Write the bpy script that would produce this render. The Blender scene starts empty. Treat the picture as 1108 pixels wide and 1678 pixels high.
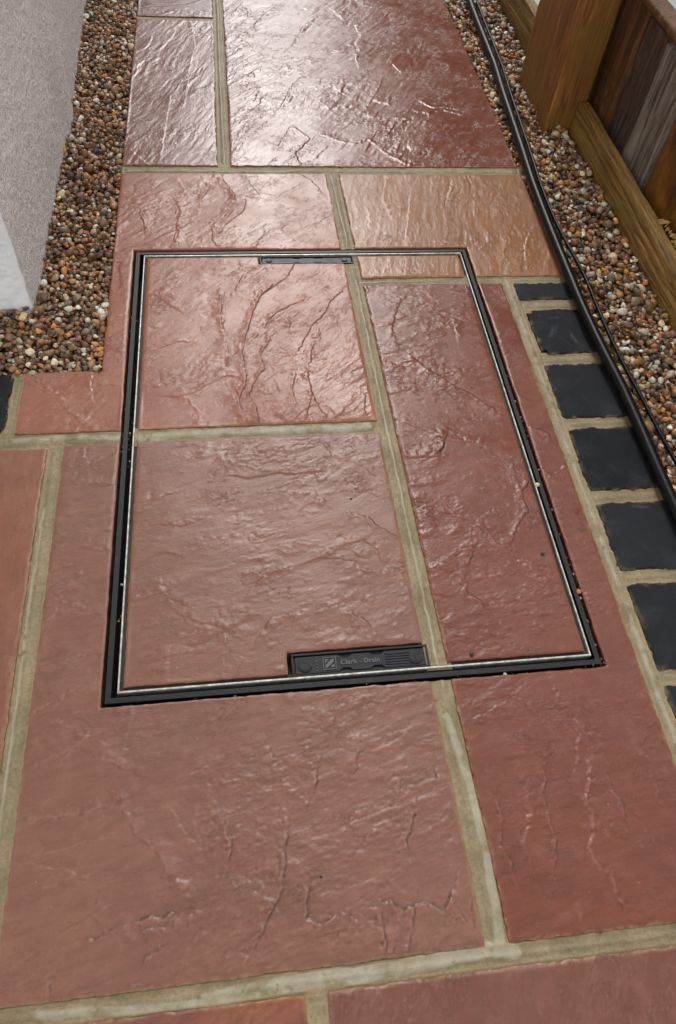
import bpy, bmesh, math, random
import numpy as np
from mathutils import Vector, Matrix
C = bpy.context.scene.collection
random.seed(7)
# ---------------------------------------------------------------- camera (metres; origin = near left corner of the cover)
scene = bpy.context.scene
cam_data = bpy.data.cameras.new('camera'); cam = bpy.data.objects.new('camera', cam_data); C.objects.link(cam)
scene.camera = cam
cam_data.sensor_fit = 'VERTICAL'; cam_data.sensor_height = 36.0; cam_data.lens = 25.381
cam_data.clip_start = 0.02; cam_data.clip_end = 2000
_X = (0.99151602, -0.05213221, 0.11907232); _Y = (-0.10977735, -0.82637765, 0.55231233); _Z = (0.06960544, -0.56069797, -0.82508962)
cam.matrix_world = Matrix(((_X[0], -_X[1], -_X[2], 0.13550535), (_Y[0], -_Y[1], -_Y[2], -0.25978172), (_Z[0], -_Z[1], -_Z[2], 0.67761807), (0, 0, 0, 1)))
scene.render.resolution_x = 676; scene.render.resolution_y = 1024
# ---------------------------------------------------------------- light: overcast sky between two walls, weak broad sun
SUN_EL, SUN_AZ = 42, 1          # azimuth from +Y towards +X
world = bpy.data.worlds.new('World'); scene.world = world; world.use_nodes = True
nt = world.node_tree; bg = nt.nodes['Background']
sky = nt.nodes.new('ShaderNodeTexSky'); sky.sky_type = 'NISHITA'; sky.sun_disc = False
sky.sun_elevation = math.radians(SUN_EL); sky.sun_rotation = math.radians(SUN_AZ)
sky.air_density = 1.0; sky.dust_density = 2.2; sky.ozone_density = 1.0
hs = nt.nodes.new('ShaderNodeHueSaturation'); hs.inputs['Saturation'].default_value = 0.04
nt.links.new(sky.outputs[0], hs.inputs['Color']); nt.links.new(hs.outputs[0], bg.inputs['Color'])
bg.inputs['Strength'].default_value = 0.15
sd = bpy.data.lights.new('sun', 'SUN'); sun = bpy.data.objects.new('sun', sd); C.objects.link(sun)
sd.energy = 0.6; sd.angle = math.radians(32); sd.color = (1.0, 0.96, 0.9)
_e, _a = math.radians(SUN_EL), math.radians(SUN_AZ)
sun.rotation_euler = (Vector((math.sin(_a)*math.cos(_e), math.cos(_a)*math.cos(_e), math.sin(_e)))).to_track_quat('Z', 'Y').to_euler()
vs = scene.view_settings; vs.view_transform = 'Standard'; vs.look = 'None'; vs.gamma = 1.0; vs.use_curve_mapping = False
vs.exposure = 1.0

# ---------------------------------------------------------------- helpers
def tag(o, label=None, cat=None, group=None, kind=None):
    if label: o['label'] = label
    if cat: o['category'] = cat
    if group: o['group'] = group
    if kind: o['kind'] = kind
    return o
def empty(name, loc, label, cat, group=None):
    o = bpy.data.objects.new(name, None); C.objects.link(o); o.location = loc; o.empty_display_size = .05
    return tag(o, label, cat, group)
def link(name, me, mat, parent=None):
    o = bpy.data.objects.new(name, me); C.objects.link(o)
    if mat: me.materials.append(mat)
    if parent:
        o.parent = parent; o.matrix_parent_inverse = Matrix.Translation(parent.location).inverted()
    return o
def mesh_np(name, verts, quads, attrs=None, smooth=True, tris=None):
    me = bpy.data.meshes.new(name)
    nq = 0 if quads is None else len(quads); ntri = 0 if tris is None else len(tris)
    me.vertices.add(len(verts)); me.vertices.foreach_set('co', np.ascontiguousarray(verts, dtype=np.float32).ravel())
    idx = []; starts = []; tot = 0
    if nq: idx.append(quads.ravel()); starts.append(np.arange(nq)*4); tot = nq*4
    if ntri: idx.append(tris.ravel()); starts.append(tot+np.arange(ntri)*3)
    idx = np.concatenate(idx).astype(np.int32); starts = np.concatenate(starts).astype(np.int32)
    me.loops.add(len(idx)); me.loops.foreach_set('vertex_index', idx)
    me.polygons.add(len(starts)); me.polygons.foreach_set('loop_start', starts)
    me.update(calc_edges=True)
    me.polygons.foreach_set('use_smooth', np.full(len(starts), smooth, dtype=bool))
    for k, v in (attrs or {}).items():
        if v.ndim == 1:
            at = me.attributes.new(k, 'FLOAT', 'POINT'); at.data.foreach_set('value', v.astype(np.float32))
        else:
            at = me.attributes.new(k, 'FLOAT_COLOR', 'POINT'); at.data.foreach_set('color', v.astype(np.float32).ravel())
    me.update(); return me
def _hash(ix, iy, seed):
    h = (ix.astype(np.int64)*374761393 + iy.astype(np.int64)*668265263 + seed*974634777) & 0xffffffff
    h = ((h ^ (h >> 13))*1274126177) & 0xffffffff
    return ((h ^ (h >> 16)) & 0xffff)/65535.0
def vn(x, y, seed=0):
    ix = np.floor(x); iy = np.floor(y); fx = x-ix; fy = y-iy
    fx = fx*fx*fx*(fx*(fx*6-15)+10); fy = fy*fy*fy*(fy*(fy*6-15)+10)
    a = _hash(ix, iy, seed); b = _hash(ix+1, iy, seed); c = _hash(ix, iy+1, seed); d = _hash(ix+1, iy+1, seed)
    return (a+(b-a)*fx + (c-a+(a-b-c+d)*fx)*fy)*2-1
def fbm(x, y, o=4, seed=0, g=.5):
    s = 0; a = 1; t = 0
    for k in range(o):
        s = s + a*vn(x*2**k+k*17.3, y*2**k-k*9.1, seed+k*31); t += a; a *= g
    return s/t
def sstep(a, b, x):
    t = np.clip((x-a)/(b-a), 0, 1); return t*t*(3-2*t)
def warp(x, y):                       # the long joint beside the middle slab runs slightly out of square
    w = np.clip((.06-np.abs(x-.3175))/.045, 0, 1)
    return x + w*(-.0185*(y+.24)/1.1), y
def seg_dist(x, y, ax, ay, bx, by):
    dx, dy = bx-ax, by-ay; L = dx*dx+dy*dy+1e-12
    t = np.clip(((x-ax)*dx+(y-ay)*dy)/L, 0, 1)
    px, py = ax+t*dx, ay+t*dy
    return np.hypot(x-px, y-py), (dx*(y-ay)-dy*(x-ax))
def inside(x, y, poly):
    r = np.zeros(x.shape, bool); n = len(poly)
    for i in range(n):
        x0, y0 = poly[i]; x1, y1 = poly[(i+1) % n]
        if y0 == y1: continue
        c = ((y0 > y) != (y1 > y)) & (x < (x1-x0)*(y-y0)/(y1-y0)+x0); r ^= c
    return r
def axis_lines(breaks, spacing):
    b = sorted(set(breaks)); b = sorted(set(b) | {q for q in (-.30, -.2, .7, .9, 1.62) if b[0]+.004 < q < b[-1]-.004 and min(abs(q-v) for v in b) > .003}); out = [b[0]]
    for p, q in zip(b[:-1], b[1:]):
        n = max(1, int(math.ceil((q-p)/spacing(.5*(p+q)))))
        out += [p+(q-p)*i/n for i in range(1, n+1)]
    return np.array(out)
def grid_sheet(name, polys, spx, spy, shape, mat, parent=None, skirt=.03, extra=(), excl=()):
    """polys: outlines (axis aligned) whose union is covered; shape(x,y,d) -> x,y,z,attrs"""
    xs = axis_lines([p[0] for P in list(polys)+list(excl) for p in P], spx); ys = axis_lines([p[1] for P in list(polys)+list(excl) for p in P], spy)
    cx = .5*(xs[1:]+xs[:-1]); cy = .5*(ys[1:]+ys[:-1]); CX, CY = np.meshgrid(cx, cy)
    keep = np.zeros(CX.shape, bool)
    for P in polys: keep |= inside(CX, CY, P)
    for P in excl: keep &= ~inside(CX, CY, P)
    nx = len(xs); XX, YY = np.meshgrid(xs, ys)
    j, i = np.nonzero(keep); a = j*nx+i
    quads = np.stack([a, a+1, a+nx+1, a+nx], 1)
    used = np.zeros(XX.size, bool); used[quads.ravel()] = True
    remap = np.cumsum(used)-1; quads = remap[quads]
    x = XX.ravel()[used]; y = YY.ravel()[used]
    # boundary edges
    kp = np.pad(keep, 1); K = kp[1:-1, 1:-1]; E = []
    for (dj, di, c0, c1) in ((-1, 0, 0, 1), (0, 1, 1, 2), (1, 0, 2, 3), (0, -1, 3, 0)):
        nb = kp[1+dj:kp.shape[0]-1+dj, 1+di:kp.shape[1]-1+di]; m = (K & ~nb)[j, i]
        E.append(np.stack([quads[m, c0], quads[m, c1]], 1))
    E = np.concatenate(E)
    X, Y, Z, at = shape(x, y)
    V = np.stack([X, Y, Z], 1)
    if skirt:
        bv = np.unique(E); n0 = len(V); mp = np.zeros(len(V), int)-1; mp[bv] = np.arange(len(bv))
        top = V[bv]; bot = top.copy(); bot[:, 2] = -skirt
        V = np.concatenate([V, top, bot])
        t0 = n0+mp[E[:, 0]]; t1 = n0+mp[E[:, 1]]; nb_ = len(bv)
        Q2 = np.stack([t1, t0, t0+nb_, t1+nb_], 1); quads = np.concatenate([quads, Q2])
        at = {k: np.concatenate([v, v[bv], v[bv]]) for k, v in at.items()}
    me = mesh_np(name, V, quads, at)
    return link(name, me, mat, parent)
def bm_obj(name, bm, mat, parent=None, smooth=False):
    me = bpy.data.meshes.new(name); bm.to_mesh(me); bm.free()
    if smooth: me.polygons.foreach_set('use_smooth', [True]*len(me.polygons))
    return link(name, me, mat, parent)
def prism(bm, pts, z0, z1, bev=0.0):
    vb = [bm.verts.new((p[0], p[1], z0)) for p in pts]; vt = [bm.verts.new((p[0], p[1], z1)) for p in pts]
    n = len(pts); ft = bm.faces.new(vt); bm.faces.new(vb[::-1])
    for k in range(n): bm.faces.new((vb[k], vb[(k+1) % n], vt[(k+1) % n], vt[k]))
    if bev:
        bmesh.ops.bevel(bm, geom=list(ft.edges), offset=bev, segments=2, affect='EDGES', profile=.5)
def box(bm, x0, y0, z0, x1, y1, z1, bev=0.0):
    prism(bm, [(x0, y0), (x1, y0), (x1, y1), (x0, y1)], z0, z1, bev)
def circle(cx, cy, r, n=32, a0=0, a1=2*math.pi):
    return [(cx+r*math.cos(a0+(a1-a0)*k/n), cy+r*math.sin(a0+(a1-a0)*k/n)) for k in range(n)]

# ---------------------------------------------------------------- materials
class NM:
    def __init__(s, name):
        s.m = bpy.data.materials.new(name); s.m.use_nodes = True; s.t = s.m.node_tree
        s.b = s.t.nodes['Principled BSDF']
    def n(s, typ, **kw):
        nd = s.t.nodes.new(typ)
        for k, v in kw.items():
            if k.startswith('i_'): nd.inputs[k[2:].replace('_', ' ')].default_value = v
            else: setattr(nd, k, v)
        return nd
    def l(s, a, b): s.t.links.new(a, b)
    def coord(s, scale=(1, 1, 1), rot=(0, 0, 0), kind='Object'):
        tc = s.n('ShaderNodeTexCoord'); mp = s.n('ShaderNodeMapping'); mp.inputs['Scale'].default_value = scale; 
        m0 = s.n('ShaderNodeMapping'); m0.inputs['Rotation'].default_value = rot
        s.l(tc.outputs[kind], m0.inputs['Vector']); s.l(m0.outputs[0], mp.inputs['Vector']); return mp.outputs[0]
    def noise(s, vec, scale, detail=4, rough=.55, dist=0.0):
        nd = s.n('ShaderNodeTexNoise'); nd.inputs['Scale'].default_value = scale; nd.inputs['Detail'].default_value = detail
        nd.inputs['Roughness'].default_value = rough; nd.inputs['Distortion'].default_value = dist; s.l(vec, nd.inputs['Vector']); return nd.outputs['Fac']
    def ramp(s, fac, stops):
        r = s.n('ShaderNodeValToRGB'); e = r.color_ramp.elements
        while len(e) < len(stops): e.new(.5)
        for k, (p, c) in enumerate(stops):
            e[k].position = p; e[k].color = (c, c, c, 1) if isinstance(c, (int, float)) else (*c, 1)
        s.l(fac, r.inputs[0]); return r.outputs[0]
    def mix(s, fac, a, b, mode='MIX'):
        m = s.n('ShaderNodeMix', data_type='RGBA', blend_type=mode)
        for sock, v in ((m.inputs[0], fac), (m.inputs[6], a), (m.inputs[7], b)):
            if hasattr(v, 'links') or hasattr(v, 'is_linked'): s.l(v, sock)
            else: sock.default_value = v if isinstance(v, (int, float)) else (*v, 1)
        return m.outputs[2]
    def math(s, op, a, b=0.0, c=None, clamp=False):
        m = s.n('ShaderNodeMath', operation=op, use_clamp=clamp)
        for k, v in enumerate((a, b, c)):
            if v is None: continue
            if hasattr(v, 'is_linked'): s.l(v, m.inputs[k])
            else: m.inputs[k].default_value = v
        return m.outputs[0]
    def attr(s, name, out='Fac'):
        a = s.n('ShaderNodeAttribute', attribute_name=name); return a.outputs[out]
    def bump(s, h, strength, dist, prev=None):
        b = s.n('ShaderNodeBump'); b.inputs['Strength'].default_value = strength; b.inputs['Distance'].default_value = dist
        s.l(h, b.inputs['Height'])
        if prev is not None: s.l(prev, b.inputs['Normal'])
        return b.outputs[0]
    def out(s, col=None, rough=None, normal=None, spec=None, coat=None, coat_rough=None, metal=None):
        for k, v in (('Base Color', col), ('Roughness', rough), ('Normal', normal), ('Specular IOR Level', spec), ('Coat Weight', coat), ('Coat Roughness', coat_rough), ('Metallic', metal)):
            if v is None: continue
            if hasattr(v, 'is_linked'): s.l(v, s.b.inputs[k])
            else: s.b.inputs[k].default_value = v if isinstance(v, (int, float)) else (*v, 1)
        return s.m
def srgb(r, g, b):
    f = lambda c: (c/255/12.92) if c/255 <= .04045 else ((c/255+.055)/1.055)**2.4
    return (f(r), f(g), f(b))

TAN = srgb(156, 124, 88)
def slab_mat(name, ca, cb, grain=45, rough=.33, wear=srgb(158, 114, 94), dark=srgb(56, 26, 18), cc=None, gs=1.0):
    m = NM(name); base = m.coord()
    g = m.coord(scale=(1, 5, 1), rot=(0, 0, math.radians(-grain)))
    big = m.noise(m.coord(scale=(1, 2.2, 1), rot=(0, 0, math.radians(-grain))), 5.0, 5, .6, .6)
    streak = m.noise(g, 26, 6, .65, .4); fine = m.noise(base, 420, 4, .7); mid = m.noise(base, 60, 5, .62)
    col = m.mix(m.ramp(big, [(.36, 0), (.66, 1)]), ca, cb)
    if cc is not None: col = m.mix(m.ramp(m.noise(base, 4.1, 3, .5, .8), [(.5, 0), (.62, 1)]), col, cc)
    col = m.mix(m.math('MULTIPLY', m.ramp(streak, [(.38, 1), (.56, 0)]), .42), col, tuple(c*.62 for c in ca))
    col = m.mix(m.math('MULTIPLY', m.ramp(mid, [(.5, 0), (.72, 1)]), .22), col, wear)
    col = m.mix(m.math('MULTIPLY', m.ramp(fine, [(.35, 1), (.6, 0)]), .16), col, tuple(c*.5 for c in ca))
    sp = m.noise(base, 150, 3, .6)
    col = m.mix(m.ramp(sp, [(.70, 0), (.76, .55)]), col, tuple(min(1, c*1.25+.03) for c in TAN))
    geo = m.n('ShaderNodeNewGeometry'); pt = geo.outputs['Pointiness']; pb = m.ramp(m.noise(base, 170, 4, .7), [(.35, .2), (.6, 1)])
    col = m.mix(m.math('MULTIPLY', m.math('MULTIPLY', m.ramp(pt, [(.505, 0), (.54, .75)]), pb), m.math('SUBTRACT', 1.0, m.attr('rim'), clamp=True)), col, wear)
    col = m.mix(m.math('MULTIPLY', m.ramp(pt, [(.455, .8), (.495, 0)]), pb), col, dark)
    c2 = m.noise(m.coord(scale=(1, 1.6, 1), rot=(0, 0, math.radians(-grain))), 75, 6, .78, .4); mk2 = m.ramp(m.noise(base, 21, 4, .6), [(.50, 0), (.64, 1)])
    c2l = m.math('MULTIPLY', m.ramp(m.math('ABSOLUTE', m.math('SUBTRACT', c2, .53)), [(0, 1), (.018, 0)]), mk2)
    c2p = m.math('MULTIPLY', m.ramp(m.math('ABSOLUTE', m.math('SUBTRACT', c2, .555)), [(0, 1), (.018, 0)]), mk2)
    col = m.mix(m.math('MULTIPLY', c2l, .34), col, dark); col = m.mix(m.math('MULTIPLY', c2p, .26), col, wear)
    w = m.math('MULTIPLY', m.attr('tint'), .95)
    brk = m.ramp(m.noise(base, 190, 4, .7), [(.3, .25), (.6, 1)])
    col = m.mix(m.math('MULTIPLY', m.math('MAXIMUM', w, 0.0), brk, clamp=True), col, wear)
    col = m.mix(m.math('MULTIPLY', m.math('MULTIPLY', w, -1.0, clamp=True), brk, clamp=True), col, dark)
    cn = m.noise(m.coord(scale=(1, 1.8, 1), rot=(0, 0, math.radians(-grain))), 30*gs, 7, .74, .5); msk = m.ramp(m.noise(base, 14, 4, .6), [(.54, 0), (.66, 1)])
    cr = m.math('MULTIPLY', m.ramp(m.math('ABSOLUTE', m.math('SUBTRACT', cn, .5)), [(0, 1), (.022, 0)]), msk)
    stp = m.math('MULTIPLY', m.ramp(cn, [(.495, 0), (.512, 1)]), msk)
    col = m.mix(m.math('MULTIPLY', cr, .22), col, dark)
    e = m.attr('edge')
    ef = m.math('MULTIPLY', e, m.ramp(m.noise(base, 130, 4, .7), [(.40, .05), (.62, .85)]))
    col = m.mix(ef, col, TAN)
    r = m.math('ADD', m.math('MULTIPLY', m.ramp(m.noise(base, 9, 4, .6, .5), [(.3, 0), (.7, 1)]), .16), rough-.17)
    r = m.math('ADD', r, m.math('MULTIPLY', mid, .12)); r = m.math('ADD', r, m.math('MULTIPLY', ef, .2))
    gf = m.noise(m.coord(scale=(1, 3.2, 1), rot=(0, 0, math.radians(-grain))), 130, 5, .62, .5)
    nrm = m.bump(stp, .55, .0009); nrm = m.bump(m.math('MULTIPLY', m.ramp(c2, [(.525, 0), (.555, 1)]), mk2), .25, .0007, nrm)
    nrm = m.bump(gf, .14, .0016, nrm)
    nrm = m.bump(m.noise(base, 620, 3, .6), (.14), .0008, nrm)
    return m.out(col, r, nrm, .5)

def mortar_mat():
    m = NM('mortar'); base = m.coord()
    n1 = m.noise(base, 22, 5, .6, .6); n2 = m.noise(base, 300, 4, .7)
    col = m.mix(m.ramp(n1, [(.35, 0), (.65, 1)]), srgb(128, 113, 80), srgb(158, 141, 108))
    col = m.mix(m.math('MULTIPLY', m.ramp(n2, [(.4, 1), (.6, 0)]), .38), col, srgb(90, 79, 52))
    col = m.mix(m.attr('pale'), col, srgb(176, 170, 150))
    col = m.mix(m.attr('edge'), col, srgb(168, 140, 98))
    col = m.mix(m.math('MULTIPLY', m.ramp(m.noise(base, 90, 3, .5), [(.66, 0), (.72, 1)]), .5), col, srgb(70, 62, 44))
    nrm = m.bump(m.noise(base, 420, 5, .8), .45, .0012); nrm = m.bump(m.noise(base, 70, 4, .6), .35, .003, nrm)
    r = m.math('ADD', m.math('MULTIPLY', m.attr('pale'), -.1), .5)
    return m.out(col, r, nrm, .5)

def plastic_mat():
    m = NM('black_plastic'); base = m.coord()
    n = m.noise(base, 90, 5, .65)
    col = m.mix(m.ramp(n, [(.55, 0), (.8, .5)]), srgb(25, 25, 27), srgb(62, 60, 57))
    nrm = m.bump(m.noise(base, 900, 3, .6), .25, .0005)
    return m.out(col, m.math('ADD', m.math('MULTIPLY', n, .25), .3), nrm, .35)
def steel_mat():
    m = NM('galvanised_steel'); n = m.noise(m.coord(), 130, 5, .7)
    col = m.mix(m.ramp(n, [(.35, 0), (.62, 1)]), srgb(150, 148, 136), srgb(214, 213, 204))
    return m.out(col, m.math('ADD', m.math('MULTIPLY', n, .3), .25), m.bump(n, .3, .0006), .5, metal=.55)
def pebble_mat():
    m = NM('pebbles'); base = m.coord(); c = m.attr('col', 'Color')
    n = m.noise(base, 260, 5, .68, .5)
    col = m.mix(m.ramp(n, [(.3, .35), (.55, 0)]), c, (.06, .04, .025))
    col = m.mix(m.math('MULTIPLY', m.ramp(m.noise(base, 170, 4, .6), [(.55, 0), (.75, 1)]), .45), col, srgb(196, 160, 118))
    return m.out(col, m.math('ADD', m.math('MULTIPLY', n, (.35)), .26), m.bump(m.noise(base, 700, 4, .7), .35, .0008), .5)
def flat_mat(name, col, rough=.6, nscale=40, var=.25, bump=.3, bd=.002, spec=.4):
    m = NM(name); base = m.coord(); n = m.noise(base, nscale, 6, .65)
    c = m.mix(m.ramp(n, [(.35, 0), (.65, 1)]), tuple(x*(1-var) for x in col), tuple(min(1, x*(1+var)) for x in col))
    return m.out(c, rough, m.bump(m.noise(base, nscale*6, 5, .7), bump, bd), spec)
def wood_mat(name, ca, cb, cd, axis='z', scale=1.0, rough=.5, bump=.5, off=0.0, green=None, grey=None):
    m = NM(name)
    sc = {'z': (1, 1, .06), 'y': (1, .05, 1)}[axis]
    tc = m.n('ShaderNodeTexCoord'); mo = m.n('ShaderNodeMapping'); mo.inputs['Location'].default_value = (off, off*1.7, off*.6)
    mp = m.n('ShaderNodeMapping'); mp.inputs['Scale'].default_value = sc
    m.l(tc.outputs['Object'], mo.inputs['Vector']); m.l(mo.outputs[0], mp.inputs['Vector']); v = mp.outputs[0]
    n1 = m.noise(v, 22*scale, 4, .5, 1.2); fib = m.noise(v, 520*scale, 4, .8, .1); lng = m.noise(v, 75*scale, 5, .7, .6)
    ring = m.math('FRACT', m.math('MULTIPLY', n1, 13.0)); ringr = m.ramp(ring, [(0, 0), (.55, .25), (.85, 1), (1, .1)])
    n2 = m.noise(v, 260*scale, 5, .7, .2); n3 = m.noise(m.coord(), 7, 4, .6, .6)
    col = m.mix(m.ramp(n3, [(.35, 0), (.65, 1)]), ca, cb)
    col = m.mix(m.math('MULTIPLY', ringr, .7), col, cd)
    col = m.mix(m.math('MULTIPLY', m.ramp(n2, [(.38, 1), (.55, 0)]), .75), col, cd)
    col = m.mix(m.math('MULTIPLY', m.ramp(lng, [(.40, 1), (.47, 0)]), .6), col, cd)
    col = m.mix(m.math('MULTIPLY', m.ramp(lng, [(.56, 0), (.66, 1)]), .35), col, tuple(min(1, c*1.6) for c in ca))
    vo = m.n('ShaderNodeTexVoronoi'); vo.inputs['Scale'].default_value = 9.0; m.l(m.coord(scale=(1, 1, .45)), vo.inputs['Vector'])
    col = m.mix(m.ramp(vo.outputs['Distance'], [(.035, .85), (.075, 0)]), col, tuple(c*.5 for c in cd))
    if green is not None:
        col = m.mix(m.math('MULTIPLY', m.ramp(m.noise(m.coord(), 11, 4, .6, .4), [(.42, 0), (.62, 1)]), .8), col, green)
    if grey is not None:
        g2 = m.noise(v, 95, 7, .78, 1.0)
        col = m.mix(m.ramp(g2, [(.42, 0), (.62, 1)]), col, grey)
    h = m.math('ADD', m.math('ADD', m.math('MULTIPLY', ringr, -.4), n2), m.math('MULTIPLY', fib, .6))
    nrm = m.bump(h, bump, .003)
    return m.out(col, rough, nrm, .4)
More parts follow.
